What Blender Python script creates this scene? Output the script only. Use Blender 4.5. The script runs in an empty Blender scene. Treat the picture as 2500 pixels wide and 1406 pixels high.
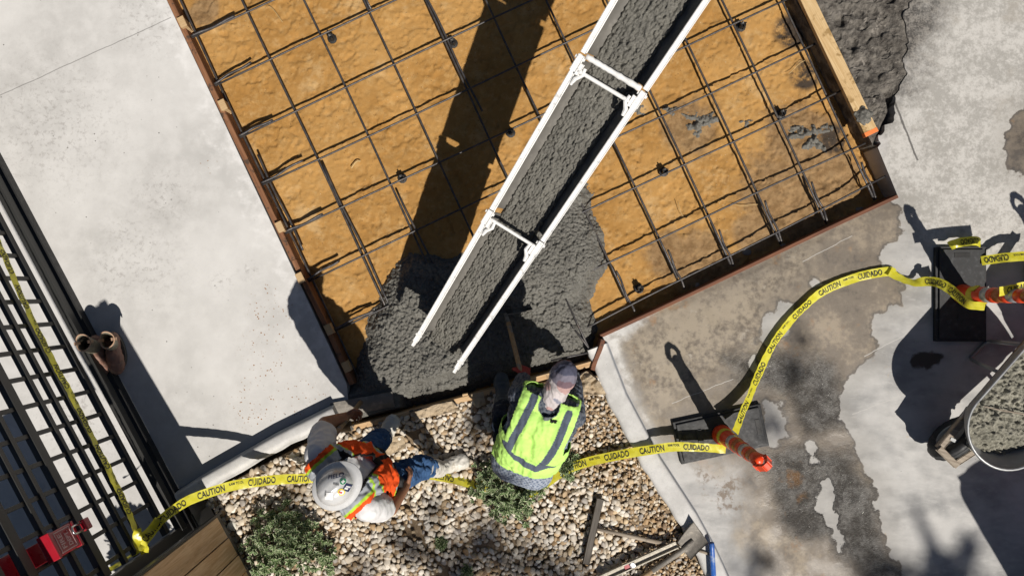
import bpy, bmesh, math, random
import numpy as np
from mathutils import Vector, Matrix, noise as mnoise

random.seed(7)
rng = np.random.default_rng(7)
sc = bpy.context.scene
COL = sc.collection

# ------------------------------------------------------------------ camera, sky, sun, exposure
H = 5.5            # camera height above the slabs
S = 0.003          # metres per photo pixel on the slab plane
cam_d = bpy.data.cameras.new("camera")
cam_d.sensor_width = 36.0
cam_d.lens = 36.0 * H / (2500 * S)
cam_d.clip_start = 0.05
cam_d.clip_end = 500
cam = bpy.data.objects.new("camera", cam_d)
cam.location = (0, 0, H)
COL.objects.link(cam)
sc.camera = cam

SUN_H = Vector((0.507, -0.862, 0)).normalized()     # horizontal direction towards the sun
SUN_EL = math.radians(54.0)
TAN = math.tan(SUN_EL)
w = bpy.data.worlds.new("World")
sc.world = w
w.use_nodes = True
bg = w.node_tree.nodes["Background"]
sky = w.node_tree.nodes.new("ShaderNodeTexSky")
sky.sky_type = 'NISHITA'
sky.sun_disc = False
sky.sun_elevation = SUN_EL
sky.sun_rotation = math.atan2(SUN_H.x, SUN_H.y)
w.node_tree.links.new(sky.outputs[0], bg.inputs[0])
bg.inputs[1].default_value = 0.034
sun_d = bpy.data.lights.new("sun", 'SUN')
sun_d.energy = 5.0
sun_d.angle = math.radians(0.5)
sun_d.color = (1.0, 0.935, 0.845)
sun = bpy.data.objects.new("sun", sun_d)
sd = Vector((SUN_H.x * math.cos(SUN_EL), SUN_H.y * math.cos(SUN_EL), math.sin(SUN_EL)))
sun.rotation_euler = sd.to_track_quat('Z', 'Y').to_euler()
sun.location = sd * 20
COL.objects.link(sun)
sc.view_settings.view_transform = 'Standard'
sc.view_settings.look = 'None'
sc.view_settings.gamma = 1.0
sc.view_settings.exposure = 0.07

# ------------------------------------------------------------------ helpers
def PX(px, py, z=0.0):
    """the point at height z that the photograph shows at pixel px, py"""
    k = (1 - z / H) * S
    return Vector(((px - 1250) * k, (703 - py) * k, z))

def PL(px, py, z=0.0):
    """plan position: pixel on the slab plane, raised to z"""
    return Vector(((px - 1250) * S, (703 - py) * S, z))

UVD = (Vector((0.904, 0.427, 0)), Vector((0.427, -0.904, 0)))
def UV(u, v, z=0.0):
    return PX(1250 + .904 * u + .427 * v, 703 - .427 * u + .904 * v, z)

def tag(o, label=None, cat=None, group=None, kind=None):
    if label: o["label"] = label
    if cat: o["category"] = cat
    if group: o["group"] = group
    if kind: o["kind"] = kind
    return o

def thing(name, loc, label, cat, group=None):
    o = bpy.data.objects.new(name, None)
    o.empty_display_size = 0.1
    o.location = loc
    COL.objects.link(o)
    return tag(o, label, cat, group)

def mesh_obj(name, V, F, mat, parent=None, origin=None, smooth=False, attrs=None, col=None, fmat=None, solid=0):
    V = np.asarray(V, dtype=np.float64).reshape(-1, 3)
    if parent is not None:
        base = parent
        off = np.zeros(3)
        while base is not None:
            off += np.array(base.location)
            base = base.parent
    else:
        off = np.array(origin if origin is not None else (0, 0, 0), dtype=np.float64)
    me = bpy.data.meshes.new(name)
    me.from_pydata((V - off).tolist(), [], [list(map(int, f)) for f in F] if not isinstance(F, np.ndarray) else F.tolist())
    for m in (mat if isinstance(mat, (list, tuple)) else [mat]):
        me.materials.append(m)
    if fmat is not None:
        me.polygons.foreach_set("material_index", np.asarray(fmat, dtype=np.int32))
    if smooth:
        me.polygons.foreach_set("use_smooth", np.ones(len(me.polygons), dtype=bool))
    for k, a in (attrs or {}).items():
        at = me.attributes.new(k, 'FLOAT', 'POINT')
        at.data.foreach_set("value", np.asarray(a, dtype=np.float32))
    if col is not None:
        at = me.attributes.new("Col", 'FLOAT_COLOR', 'POINT')
        c = np.ones((len(V), 4), dtype=np.float32)
        c[:, :3] = col
        at.data.foreach_set("color", c.ravel())
    me.update()
    o = bpy.data.objects.new(name, me)
    if parent is not None:
        o.parent = parent
    else:
        o.location = off
    COL.objects.link(o)
    if solid:
        md = o.modifiers.new("thickness", 'SOLIDIFY'); md.thickness = solid; md.offset = 0
    return o

class MB:
    """collects shapes, builds them as one mesh object"""
    def __init__(s):
        s.V = []; s.F = []; s.M = []
    def add(s, V, F, m=0):
        n = len(s.V)
        s.V += [tuple(v) for v in V]
        s.F += [[i + n for i in f] for f in F]
        s.M += [m] * len(F)
        return s
    def box(s, c, ax, ay, az, m=0, bev=0.0):
        """box from a centre and three half-axis vectors, with chamfered edges"""
        c = Vector(c); ax = Vector(ax); ay = Vector(ay); az = Vector(az)
        bm = bmesh.new()
        bmesh.ops.create_cube(bm, size=2)
        for v in bm.verts:
            p = v.co.copy()
            v.co = c + ax * p.x + ay * p.y + az * p.z
        if bev > 0:
            bmesh.ops.bevel(bm, geom=list(bm.edges), offset=bev, segments=2, affect='EDGES', profile=0.6)
        bm.verts.index_update()
        s.add([v.co for v in bm.verts], [[v.index for v in f.verts] for f in bm.faces], m)
        bm.free()
        return s
    def beam(s, a, b, wdir, w, h, m=0, bev=0.003):
        """rectangular bar from a to b, w wide along wdir, h in the third direction"""
        a = Vector(a); b = Vector(b)
        t = (b - a); L = t.length; t.normalize()
        wd = Vector(wdir); wd = (wd - t * wd.dot(t)).normalized()
        hd = t.cross(wd)
        return s.box((a + b) / 2, t * L / 2, wd * w / 2, hd * h / 2, m, bev)
    def tube(s, P, r, seg=8, m=0, caps=True):
        P = [Vector(p) for p in P]
        n = len(P)
        R = r if isinstance(r, (list, tuple)) else [r] * n
        V = []; F = []
        t0 = (P[1] - P[0]).normalized()
        up = Vector((0, 0, 1)) if abs(t0.z) < .9 else Vector((1, 0, 0))
        x = t0.cross(up).normalized()
        for i in range(n):
            t = (P[min(i + 1, n - 1)] - P[max(i - 1, 0)]).normalized()
            x = (x - t * x.dot(t)).normalized()
            y = t.cross(x)
            for k in range(seg):
                a = 2 * math.pi * k / seg
                V.append(P[i] + (x * math.cos(a) + y * math.sin(a)) * R[i])
        for i in range(n - 1):
            for k in range(seg):
                k2 = (k + 1) % seg
                F.append([i * seg + k, i * seg + k2, (i + 1) * seg + k2, (i + 1) * seg + k])
        if caps:
            F.append(list(range(seg))[::-1]); F.append([(n - 1) * seg + k for k in range(seg)])
        return s.add(V, F, m)
    def lathe(s, c, axis, prof, seg=32, m=0, sx=1.0, xd=None):
        """revolve [(radius, height)...] about axis through c"""
        c = Vector(c); ax = Vector(axis).normalized()
        x = Vector(xd) if xd is not None else (Vector((1, 0, 0)) if abs(ax.x) < .8 else Vector((0, 1, 0)))
        x = (x - ax * x.dot(ax)).normalized(); y = ax.cross(x)
        V = []; F = []
        for (r, h) in prof:
            for k in range(seg):
                a = 2 * math.pi * k / seg
                V.append(c + ax * h + (x * math.cos(a) * sx + y * math.sin(a)) * r)
        for i in range(len(prof) - 1):
            for k in range(seg):
                k2 = (k + 1) % seg
                F.append([i * seg + k, i * seg + k2, (i + 1) * seg + k2, (i + 1) * seg + k])
        if prof[0][0] > 1e-5: F.append(list(range(seg))[::-1])
        if prof[-1][0] > 1e-5: F.append([(len(prof) - 1) * seg + k for k in range(seg)])
        return s.add(V, F, m)
    def prism(s, poly, z0, z1, m=0):
        n = len(poly)
        V = [(p[0], p[1], z0) for p in poly] + [(p[0], p[1], z1) for p in poly]
        F = [[i, (i + 1) % n, n + (i + 1) % n, n + i] for i in range(n)]
        F += [list(range(n))[::-1], list(range(n, 2 * n))]
        return s.add(V, F, m)
    def build(s, name, mat, parent=None, origin=None, smooth=False, **kw):
        return mesh_obj(name, s.V, s.F, mat, parent, origin, smooth, fmat=s.M if isinstance(mat, (list, tuple)) else None, **kw)

# --- numpy value noise
_LAT = rng.random((512, 512))
def vnoise(x, y, seed=0):
    x = x + seed * 17.31; y = y + seed * 9.77
    xi = np.floor(x).astype(int); yi = np.floor(y).astype(int)
    fx = x - xi; fy = y - yi
    fx = fx * fx * fx * (fx * (fx * 6 - 15) + 10); fy = fy * fy * fy * (fy * (fy * 6 - 15) + 10)
    a = _LAT[xi % 512, yi % 512]; b = _LAT[(xi + 1) % 512, yi % 512]
    c = _LAT[xi % 512, (yi + 1) % 512]; d = _LAT[(xi + 1) % 512, (yi + 1) % 512]
    return (a * (1 - fx) + b * fx) * (1 - fy) + (c * (1 - fx) + d * fx) * fy - .5
def fbm(x, y, scale, octs=4, seed=0, gain=.5):
    t = 0; a = 1; f = 1 / scale
    for o in range(octs):
        # rotate every octave so the lattice never lines up
        ca, sa = math.cos(o * 1.1 + .4), math.sin(o * 1.1 + .4)
        t = t + a * vnoise((x * ca - y * sa) * f, (x * sa + y * ca) * f, seed + o * 3)
        a *= gain; f *= 2.03
    return t
def worley(x, y, scale, seed=0):
    """distance to the nearest of jittered points (F1) and its cell value"""
    x = x / scale + seed * 3.7; y = y / scale + seed * 5.1
    xi = np.floor(x).astype(int); yi = np.floor(y).astype(int)
    d1 = np.full(x.shape, 9.0); val = np.zeros(x.shape)
    for dx in (-1, 0, 1):
        for dy in (-1, 0, 1):
            cx = xi + dx; cy = yi + dy
            jx = cx + _LAT[(cx * 7 + 3) % 512, (cy * 5 + 1) % 512]
            jy = cy + _LAT[(cx * 3 + 11) % 512, (cy * 11 + 7) % 512]
            d = np.hypot(x - jx, y - jy)
            mlt = d < d1
            d1 = np.where(mlt, d, d1); val = np.where(mlt, _LAT[cx % 512, cy % 512], val)
    return d1, val
def sstep(a, b, x):
    t = np.clip((x - a) / (b - a), 0, 1)
    return t * t * (3 - 2 * t)

def px_poly(pts, z=0.0):
    return np.array([PX(p[0], p[1], z)[:2] for p in pts])
def poly_sd(X, Y, poly):
    """signed distance to a polygon, positive inside; also the nearest boundary point"""
    n = len(poly)
    best = np.full(X.shape, 1e9); bx = np.zeros(X.shape); by = np.zeros(X.shape)
    ins = np.zeros(X.shape, dtype=bool)
    for i in range(n):
        x0, y0 = poly[i]; x1, y1 = poly[(i + 1) % n]
        ex, ey = x1 - x0, y1 - y0
        L2 = ex * ex + ey * ey + 1e-12
        t = np.clip(((X - x0) * ex + (Y - y0) * ey) / L2, 0, 1)
        qx = x0 + t * ex; qy = y0 + t * ey
        d = np.hypot(X - qx, Y - qy)
        m = d < best
        best = np.where(m, d, best); bx = np.where(m, qx, bx); by = np.where(m, qy, by)
        cond = ((y0 > Y) != (y1 > Y))
        with np.errstate(divide='ignore', invalid='ignore'):
            xi = (x1 - x0) * (Y - y0) / (y1 - y0 + 1e-15) + x0
        ins ^= cond & (X < xi)
    return np.where(ins, best, -best), bx, by

def grid_region(poly, step, zf, skirt=None):
    """heightfield clipped to a polygon. zf(x, y, sd) gives the height. Returns V, F, (x, y, sd) of the top vertices"""
    poly = np.asarray(poly)
    x0, y0 = poly.min(0) - step; x1, y1 = poly.max(0) + step
    nx = int((x1 - x0) / step) + 2; ny = int((y1 - y0) / step) + 2
    gx, gy = np.meshgrid(x0 + np.arange(nx) * step, y0 + np.arange(ny) * step, indexing='ij')
    sd, bx, by = poly_sd(gx, gy, poly)
    near = sd > -0.75 * step
    idx = np.arange(nx * ny).reshape(nx, ny)
    q = np.stack([idx[:-1, :-1], idx[1:, :-1], idx[1:, 1:], idx[:-1, 1:]], -1).reshape(-1, 4)
    keep = near.ravel()[q].all(1) & ((sd.ravel()[q] > 0).sum(1) >= 1)
    q = q[keep]
    used = np.unique(q)
    mp = -np.ones(nx * ny, dtype=int); mp[used] = np.arange(len(used))
    X = gx.ravel()[used]; Y = gy.ravel()[used]; D = sd.ravel()[used]
    out = D < 0.25 * step
    X = np.where(out, bx.ravel()[used], X); Y = np.where(out, by.ravel()[used], Y)
    F = mp[q]
    ed = np.sort(np.concatenate([F[:, [0, 1]], F[:, [1, 2]], F[:, [2, 3]], F[:, [3, 0]]]), 1)
    uq, cn = np.unique(ed, axis=0, return_counts=True)
    bv = np.unique(uq[cn == 1])                     # every rim vertex lies on the outline itself
    X[bv] = bx.ravel()[used][bv]; Y[bv] = by.ravel()[used][bv]; D[bv] = 0
    D = np.maximum(D, 0)
    Z = zf(X, Y, D)
    V = np.stack([X, Y, Z], 1)
    F = F.tolist()
    n = len(V)
    if skirt is not None:
        cnt = {}
        for f in F:
            for a, b in ((f[0], f[1]), (f[1], f[2]), (f[2], f[3]), (f[3], f[0])):
                k = (a, b) if a < b else (b, a)
                cnt[k] = None if k in cnt else (a, b)
        low = {}; extra = []
        for e in cnt.values():
            if e is None: continue
            for i in e:
                if i not in low:
                    low[i] = n + len(extra); extra.append((V[i, 0], V[i, 1], skirt))
            F.append([e[1], e[0], low[e[0]], low[e[1]]])
        if extra:
            V = np.vstack([V, np.array(extra)])
    return V, F, (X, Y, D)

# ------------------------------------------------------------------ materials
class NT:
    def __init__(s, name):
        s.m = bpy.data.materials.new(name); s.m.use_nodes = True
        s.t = s.m.node_tree; s.b = s.t.nodes["Principled BSDF"]
        s.co = s.t.nodes.new("ShaderNodeTexCoord").outputs["Object"]
    def n(s, typ, **kw):
        nd = s.t.nodes.new(typ)
        for k, v in kw.items(): setattr(nd, k, v)
        return nd
    def l(s, a, b): s.t.links.new(a, b)
    def put(s, sock, v):
        if isinstance(v, (int, float)): sock.default_value = (v, v, v, 1) if sock.type == 'RGBA' else v
        elif isinstance(v, (tuple, list)): sock.default_value = (*v, 1) if len(v) == 3 and sock.type == 'RGBA' else v
        else: s.l(v, sock)
    def noise(s, scale, detail=3, rough=.55, vec=None, dist=0.0, col=False):
        nd = s.n("ShaderNodeTexNoise"); s.l(vec or s.co, nd.inputs["Vector"])
        nd.inputs["Scale"].default_value = scale; nd.inputs["Detail"].default_value = detail
        nd.inputs["Roughness"].default_value = rough; nd.inputs["Distortion"].default_value = dist
        return nd.outputs["Color" if col else "Fac"]
    def vor(s, scale, out="Distance", vec=None, feat='F1', rnd=1.0):
        nd = s.n("ShaderNodeTexVoronoi", feature=feat); s.l(vec or s.co, nd.inputs["Vector"])
        nd.inputs["Scale"].default_value = scale; nd.inputs["Randomness"].default_value = rnd
        return nd.outputs[out]
    def ramp(s, v, a, b, lo=0.0, hi=1.0):
        nd = s.n("ShaderNodeMapRange", interpolation_type='SMOOTHSTEP')
        s.put(nd.inputs[0], v)
        for i, x in enumerate((a, b, lo, hi)): s.put(nd.inputs[i + 1], x)
        return nd.outputs[0]
    def math(s, op, a, b=0.0, c=0.0):
        nd = s.n("ShaderNodeMath", operation=op); s.put(nd.inputs[0], a); s.put(nd.inputs[1], b); s.put(nd.inputs[2], c)
        return nd.outputs[0]
    def mix(s, f, a, b, typ='MIX'):
        nd = s.n("ShaderNodeMix", data_type='RGBA', blend_type=typ)
        s.put(nd.inputs[0], f); s.put(nd.inputs[6], a); s.put(nd.inputs[7], b)
        return nd.outputs[2]
    def attr(s, name, out="Fac"):
        nd = s.n("ShaderNodeAttribute", attribute_name=name); return nd.outputs[out]
    def mapping(s, loc=(0, 0, 0), rot=(0, 0, 0), scale=(1, 1, 1)):
        nd = s.n("ShaderNodeMapping"); s.l(s.co, nd.inputs[0])
        nd.inputs[1].default_value = loc; nd.inputs[2].default_value = rot; nd.inputs[3].default_value = scale
        return nd.outputs[0]
    def line(s, p0, p1, width, wob=0.012, wscale=14):
        """1 on a thin wobbling line between two ground points"""
        d = Vector(p1) - Vector(p0); L = d.length; a = math.atan2(d.y, d.x)
        nd = s.n("ShaderNodeMapping", vector_type='TEXTURE'); s.l(s.co, nd.inputs[0])
        nd.inputs[1].default_value = (p0[0], p0[1], 0); nd.inputs[2].default_value = (0, 0, a)
        sp = s.n("ShaderNodeSeparateXYZ"); s.l(nd.outputs[0], sp.inputs[0])
        wv = s.math('MULTIPLY_ADD', s.noise(wscale, 3), wob * 2, -wob)
        y = s.math('ABSOLUTE', s.math('ADD', sp.outputs[1], wv))
        m = s.ramp(y, width * .5, width, 1, 0)
        m = s.math('MULTIPLY', m, s.math('GREATER_THAN', sp.outputs[0], 0))
        return s.math('MULTIPLY', m, s.math('LESS_THAN', sp.outputs[0], L))
    def bump(s, h, strength=.5, dist=.005, prev=None):
        nd = s.n("ShaderNodeBump"); s.put(nd.inputs["Height"], h)
        nd.inputs["Strength"].default_value = strength; nd.inputs["Distance"].default_value = dist
        if prev is not None: s.l(prev, nd.inputs["Normal"])
        return nd.outputs[0]
    def done(s, color=None, rough=None, normal=None, metal=None, spec=None, **kw):
        if color is not None: s.put(s.b.inputs["Base Color"], color)
        if rough is not None: s.put(s.b.inputs["Roughness"], rough)
        if metal is not None: s.put(s.b.inputs["Metallic"], metal)
        if spec is not None: s.put(s.b.inputs["Specular IOR Level"], spec)
        if normal is not None: s.l(normal, s.b.inputs["Normal"])
        for k, v in kw.items(): s.put(s.b.inputs[k.replace("_", " ")], v)
        return s.m

def plain(name, c, rough=.6, var=.18, vscale=9, bump=.25, bscale=60, bdist=.003, metal=0, spec=.4, dust=None):
    """a real surface: colour with mottling, fine grain and bump; optional dust colour in patches"""
    t = NT(name)
    n1 = t.noise(vscale, 4)
    col = t.mix(n1, tuple(x * (1 - var) for x in c), tuple(min(1, x * (1 + var)) for x in c))
    if dust:
        col = t.mix(t.ramp(t.noise(vscale * 1.7, 5, .65), .5, .72, 0, .75), col, dust)
    r = t.ramp(t.noise(vscale * 2.3, 3), .25, .75, rough * .82, min(1, rough * 1.15))
    nb = t.bump(t.noise(bscale, 4, .6), bump, bdist) if bump else None
    return t.done(col, r, nb, metal, spec)

def wood(name, c, dark, along, scale=1.0, rough=.7, dirt=0.0, dirtc=(.10, .10, .095), knots=True):
    """wood grain running along a world direction"""
    t = NT(name)
    a = math.atan2(along[1], along[0])
    nd = t.n("ShaderNodeMapping", vector_type='TEXTURE'); t.l(t.co, nd.inputs[0]); nd.inputs[2].default_value = (0, 0, a)
    st = t.n("ShaderNodeMapping"); t.l(nd.outputs[0], st.inputs[0]); st.inputs[3].default_value = (1.6 * scale, 26 * scale, 26 * scale)
    g = t.noise(1.6, 5, .62, st.outputs[0], .8)
    fine = t.noise(9, 3, .6, st.outputs[0])
    col = t.mix(t.ramp(g, .32, .68), c, dark)
    col = t.mix(t.ramp(fine, .45, .75, 0, .35), col, tuple(x * .55 for x in dark))
    if knots:
        k = t.vor(3.2 * scale)
        col = t.mix(t.ramp(k, .03, .09, .7, 0), col, tuple(x * .35 for x in dark))
    if dirt:
        col = t.mix(t.ramp(t.noise(11, 5, .7), 1 - dirt, 1.05 - dirt + .06), col, dirtc)
    nb = t.bump(g, .35, .002)
    return t.done(col, rough, nb, 0, .3)

M = {}
# pale slab, left
t = NT("pale_concrete")
big = t.noise(1.1, 5, .6); mid = t.noise(7, 5, .62); fine = t.noise(140, 3, .7)
col = t.mix(t.ramp(big, .3, .7), (.42, .415, .405), (.555, .55, .54))
col = t.mix(t.ramp(mid, .35, .75, 0, .55), col, (.60, .595, .585))
col = t.mix(t.ramp(t.noise(30, 5, .78), .58, .72, 0, .26), col, (.36, .355, .345))
col = t.mix(t.ramp(fine, .55, .8, 0, .3), col, (.30, .295, .29))
pits = t.math('MULTIPLY', t.ramp(t.vor(15), .05, .095, 1, 0), t.ramp(t.noise(3.3, 3), .50, .60))
col = t.mix(t.math('MULTIPLY', pits, .85), col, (.085, .08, .075))
flecks = t.math('MULTIPLY', t.ramp(t.vor(23), .03, .05, 1, 0), t.ramp(t.noise(2.1, 2), .5, .62))
col = t.mix(flecks, col, (.70, .69, .67))
smudge = t.math('MULTIPLY', t.ramp(t.noise(26, 5, .75), .50, .64), t.attr("smudge"))
col = t.mix(t.math('MULTIPLY', smudge, .55), col, (.25, .235, .225))
rust = t.math('MULTIPLY', t.ramp(t.vor(46), .18, .30, 1, 0), t.math('MULTIPLY', t.ramp(t.noise(17, 3, .7), .48, .58), t.ramp(t.attr("crumbs"), .25, .6)))
col = t.mix(rust, col, (.24, .12, .04))
col = t.mix(t.math('MULTIPLY', t.ramp(t.math('ADD', t.attr("lime"), t.noise(11, 4)), .75, 1.1), .8), col, (.66, .655, .65))
crk = t.line(PX(-10, 238), PX(418, 44), .0042, .01, 5)
col = t.mix(t.math('MULTIPLY', crk, .65), col, (.13, .125, .12))
nb = t.bump(t.noise(90, 5, .7), .25, .004)
nb = t.bump(pits, -.6, .006, nb)
M['slab_l'] = t.done(col, t.ramp(mid, .3, .7, .75, .92), nb, 0, .3)

# drying slab, right
t = NT("stained_concrete")
def nsum(*tw):
    tot = 0
    for sc_n, wt in tw:
        tot = t.math('MULTIPLY_ADD', t.noise(sc_n, 4, .6), wt, tot)
    return tot
jig = t.math('MULTIPLY_ADD', t.noise(10, 4, .52), .17, -.085)
jig2 = t.math('MULTIPLY_ADD', t.noise(5, 6, .66), .26, -.13)
wd = t.attr("wet")
soft = t.ramp(t.attr("soft"), -.05, .12)
hard_edge = t.ramp(t.math('ADD', wd, jig), -.004, .010)
soft_edge = t.ramp(t.math('ADD', wd, t.math('MULTIPLY', jig2, 1.3)), -.19, .05)
wet = t.math('ADD', t.math('MULTIPLY', hard_edge, t.math('SUBTRACT', 1, soft)), t.math('MULTIPLY', soft_edge, soft))
streak = t.mapping((0, 0, 0), (0, 0, math.radians(58)), (1, 2.6, 1))
cl = t.math('ADD', t.math('MULTIPLY', t.noise(1.5, 5, .62, streak), .6), nsum((2.6, .25), (9, .15)))
dry = t.mix(t.ramp(cl, .36, .60), (.245, .246, .246), (.455, .45, .44))
dry = t.mix(t.ramp(t.noise(7, 5, .7, streak), .52, .72, 0, .4), dry, (.52, .515, .505))
dry = t.mix(t.ramp(t.noise(200, 2, .7), .55, .8, 0, .22), dry, (.22, .215, .21))
dry = t.mix(t.math('MULTIPLY', t.ramp(t.noise(4.1, 5, .7), .66, .74), .45), dry, (.50, .33, .13))
ro = t.mix(t.ramp(nsum((4, .4), (22, .35), (60, .25)), .42, .58), (.31, .30, .28), (.48, .468, .445))
ro = t.mix(t.ramp(t.noise(130, 3, .7), .60, .70, 0, .55), ro, (.15, .14, .13))
ro = t.mix(t.ramp(t.noise(3.2, 4, .6), .56, .74, 0, .55), ro, (.30, .275, .24))
dry = t.mix(t.ramp(t.math('ADD', t.attr("old"), jig2), -.05, .08), dry, ro)
pits = t.math('MULTIPLY', t.ramp(t.vor(21), .05, .08, 1, 0), t.ramp(t.noise(2.9, 3), .55, .64))
dry = t.mix(t.math('MULTIPLY', pits, .7), dry, (.07, .065, .06))
# drying browns: blotches at several sizes
bl = nsum((1.3, .34), (3.7, .30), (10, .22), (34, .14))
br = t.mix(t.ramp(bl, .40, .50), (.070, .060, .051), (.150, .125, .098))
br = t.mix(t.ramp(bl, .50, .61), br, (.27, .225, .168))
tan_ = t.mix(t.ramp(nsum((2.2, .3), (8, .35), (26, .35)), .40, .56), (.100, .080, .060), (.285, .240, .178))
tan_ = t.mix(t.ramp(nsum((3.1, .5), (15, .3), (50, .2)), .55, .64, 0, .6), tan_, (.41, .375, .315))
br = t.mix(t.ramp(t.math('ADD', t.attr("tan"), jig2), -.16, .16, 0, .9), br, tan_)
soak = t.ramp(t.math('ADD', t.attr("soak"), jig2), -.06, .12)
sk_ = t.mix(t.ramp(nsum((3, .4), (11, .35), (40, .25)), .42, .60), (.078, .075, .071), (.255, .25, .24))
br = t.mix(t.math('MULTIPLY', soak, .85), br, sk_)
br = t.mix(t.math('MULTIPLY', t.ramp(t.noise(2.7, 5, .66), .60, .70), .7), br, (.25, .135, .055))
rim_w = t.math('MULTIPLY', t.math('MULTIPLY', t.ramp(t.math('ABSOLUTE', t.math('ADD', wd, t.math('ADD', jig, -.014))), .0, .022, 1, 0), .6), t.math('SUBTRACT', 1, soft))
br = t.mix(rim_w, br, (.060, .056, .053))
halo = t.ramp(t.math('ADD', wd, t.math('MULTIPLY', jig2, .7)), -.22, .02, 0, .38)
dry = t.mix(halo, dry, (.24, .225, .20))
col = t.mix(wet, dry, br)
col = t.mix(t.math('MULTIPLY', t.ramp(t.math('ADD', t.attr("rim"), t.math('MULTIPLY', jig2, .8)), -.03, .07), t.ramp(t.noise(9, 5, .7), .35, .55, .35, .9)), col, (.60, .595, .58))
spots = t.math('MULTIPLY', t.ramp(t.math('ADD', t.attr("spots"), jig2), -.06, .06), t.ramp(nsum((7, .5), (24, .5)), .48, .57))
col = t.mix(t.math('MULTIPLY', spots, .8), col, (.16, .12, .085))
oil = t.ramp(t.math('ADD', t.attr("oil"), t.math('MULTIPLY', jig, .6)), -.008, .016)
col = t.mix(oil, col, (.060, .050, .042))
asph = t.ramp(t.math('ADD', t.attr("asphalt"), t.math('MULTIPLY_ADD', t.noise(5, 6, .72), .8, -.40)), -.22, .20)
ac = t.mix(t.ramp(nsum((18, .5), (75, .5)), .42, .60), (.055, .051, .047), (.20, .185, .165))
col = t.mix(asph, col, ac)
for a, b, wdt in (((2180, 240), (2240, 392), .010), ((1640, 985), (1790, 925), .003), ((2110, 870), (2260, 790), .004), ((2080, 1010), (2230, 955), .003), ((1960, 640), (2080, 575), .003)):
    col = t.mix(t.math('MULTIPLY', t.line(PX(*a), PX(*b), wdt, .016, 7), .8), col, (.05, .047, .044) if a[0] > 2110 and a[1] < 500 else (.45, .44, .42))
glint = t.math('MULTIPLY', soak, wet)
rgh = t.mix(glint, t.ramp(t.noise(8, 4), .3, .7, .7, .9), t.ramp(t.noise(30, 5, .72), .38, .62, .07, .40))
rgh = t.mix(t.math('MULTIPLY', wet, t.math('SUBTRACT', 1, glint)), rgh, t.ramp(t.noise(6, 4), .35, .65, .38, .66))
nb = t.bump(t.noise(120, 5, .75), .38, .004)
nb = t.bump(t.math('MULTIPLY', t.noise(95, 3, .75), glint), 1.0, .022, nb)
M['slab_r'] = t.done(col, rgh, nb, 0, .5)

# curb
t = NT("curb_concrete")
mid = t.noise(9, 5, .65)
col = t.mix(t.ramp(mid, .3, .7), (.45, .445, .435), (.57, .565, .555))
col = t.mix(t.ramp(t.noise(130, 3, .75), .52, .72, 0, .35), col, (.30, .295, .285))
col = t.mix(t.math('MULTIPLY', t.ramp(t.vor(18), .05, .08, 1, 0), t.ramp(t.noise(4, 3), .5, .6)), col, (.10, .095, .09))
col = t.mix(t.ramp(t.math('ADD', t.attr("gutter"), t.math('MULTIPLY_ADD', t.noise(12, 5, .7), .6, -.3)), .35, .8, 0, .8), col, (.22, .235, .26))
M['curb'] = t.done(col, .85, t.bump(t.noise(110, 5, .7), .35, .004), 0, .3)

# ochre pit soil
t = NT("ochre_soil")
big = t.noise(1.9, 5, .6); mid = t.noise(17, 6, .72); fine = t.noise(95, 4, .75)
col = t.mix(t.ramp(big, .32, .68), (.335, .176, .050), (.430, .242, .080))
col = t.mix(t.ramp(mid, .45, .74, 0, .6), col, (.50, .325, .140))
col = t.mix(t.ramp(fine, .56, .74, 0, .45), col, (.165, .080, .022))
col = t.mix(t.ramp(t.noise(3.2, 5, .7), .54, .70, 0, .6), col, (.53, .365, .180))
dk = t.math('MULTIPLY', t.ramp(t.vor(38), .10, .17, 1, 0), t.ramp(t.noise(5, 3), .5, .6))
col = t.mix(t.math('MULTIPLY', dk, .7), col, (.09, .05, .02))
pale = t.math('MULTIPLY', t.ramp(t.vor(27), .05, .085, 1, 0), t.ramp(t.noise(2.2, 3), .5, .6))
col = t.mix(pale, col, (.55, .47, .34))
mud = t.ramp(t.math('ADD', t.attr("mud"), t.math('MULTIPLY_ADD', t.noise(8, 6, .7), .6, -.3)), -.03, .24)
col = t.mix(t.math('MULTIPLY', mud, .72), col, t.mix(t.ramp(t.noise(14, 5, .72), .36, .62), (.125, .082, .048), (.27, .185, .105)))
dkn = t.ramp(t.attr("black"), .2, .6)
col = t.mix(t.math('MULTIPLY', dkn, t.ramp(t.noise(10, 4, .7), .3, .55)), col, (.055, .042, .032))
nb = t.bump(t.noise(80, 6, .75), .8, .007)
nb = t.bump(t.noise(24, 6, .78), .35, .008, nb)
M['soil'] = t.done(col, .95, nb, 0, .15)

def wet_mix(name, lo, hi, rough=.5):
    t = NT(name)
    mid = t.noise(7, 5, .65)
    c = t.mix(t.ramp(mid, .3, .7), lo, hi)
    c = t.mix(t.ramp(t.noise(85, 4, .7), .5, .72, 0, .6), c, tuple(x * 1.6 for x in hi))
    c = t.mix(t.ramp(t.vor(120, out="Distance"), .1, .25, .35, 0), c, tuple(x * .4 for x in lo))
    nb = t.bump(t.noise(48, 5, .7), .8, .012)
    nb = t.bump(t.noise(170, 3, .7), .5, .004, nb)
    return t.done(c, t.ramp(t.noise(60, 3), .3, .7, rough * .75, rough * 1.35), nb, 0, .4)
M['wet_mix'] = wet_mix("fresh_concrete", (.102, .099, .089), (.150, .146, .130))
M['dry_mix'] = wet_mix("barrow_concrete", (.16, .155, .125), (.29, .28, .23), .7)
M['chute_mix'] = wet_mix("chute_concrete", (.100, .097, .086), (.150, .145, .127))

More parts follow.
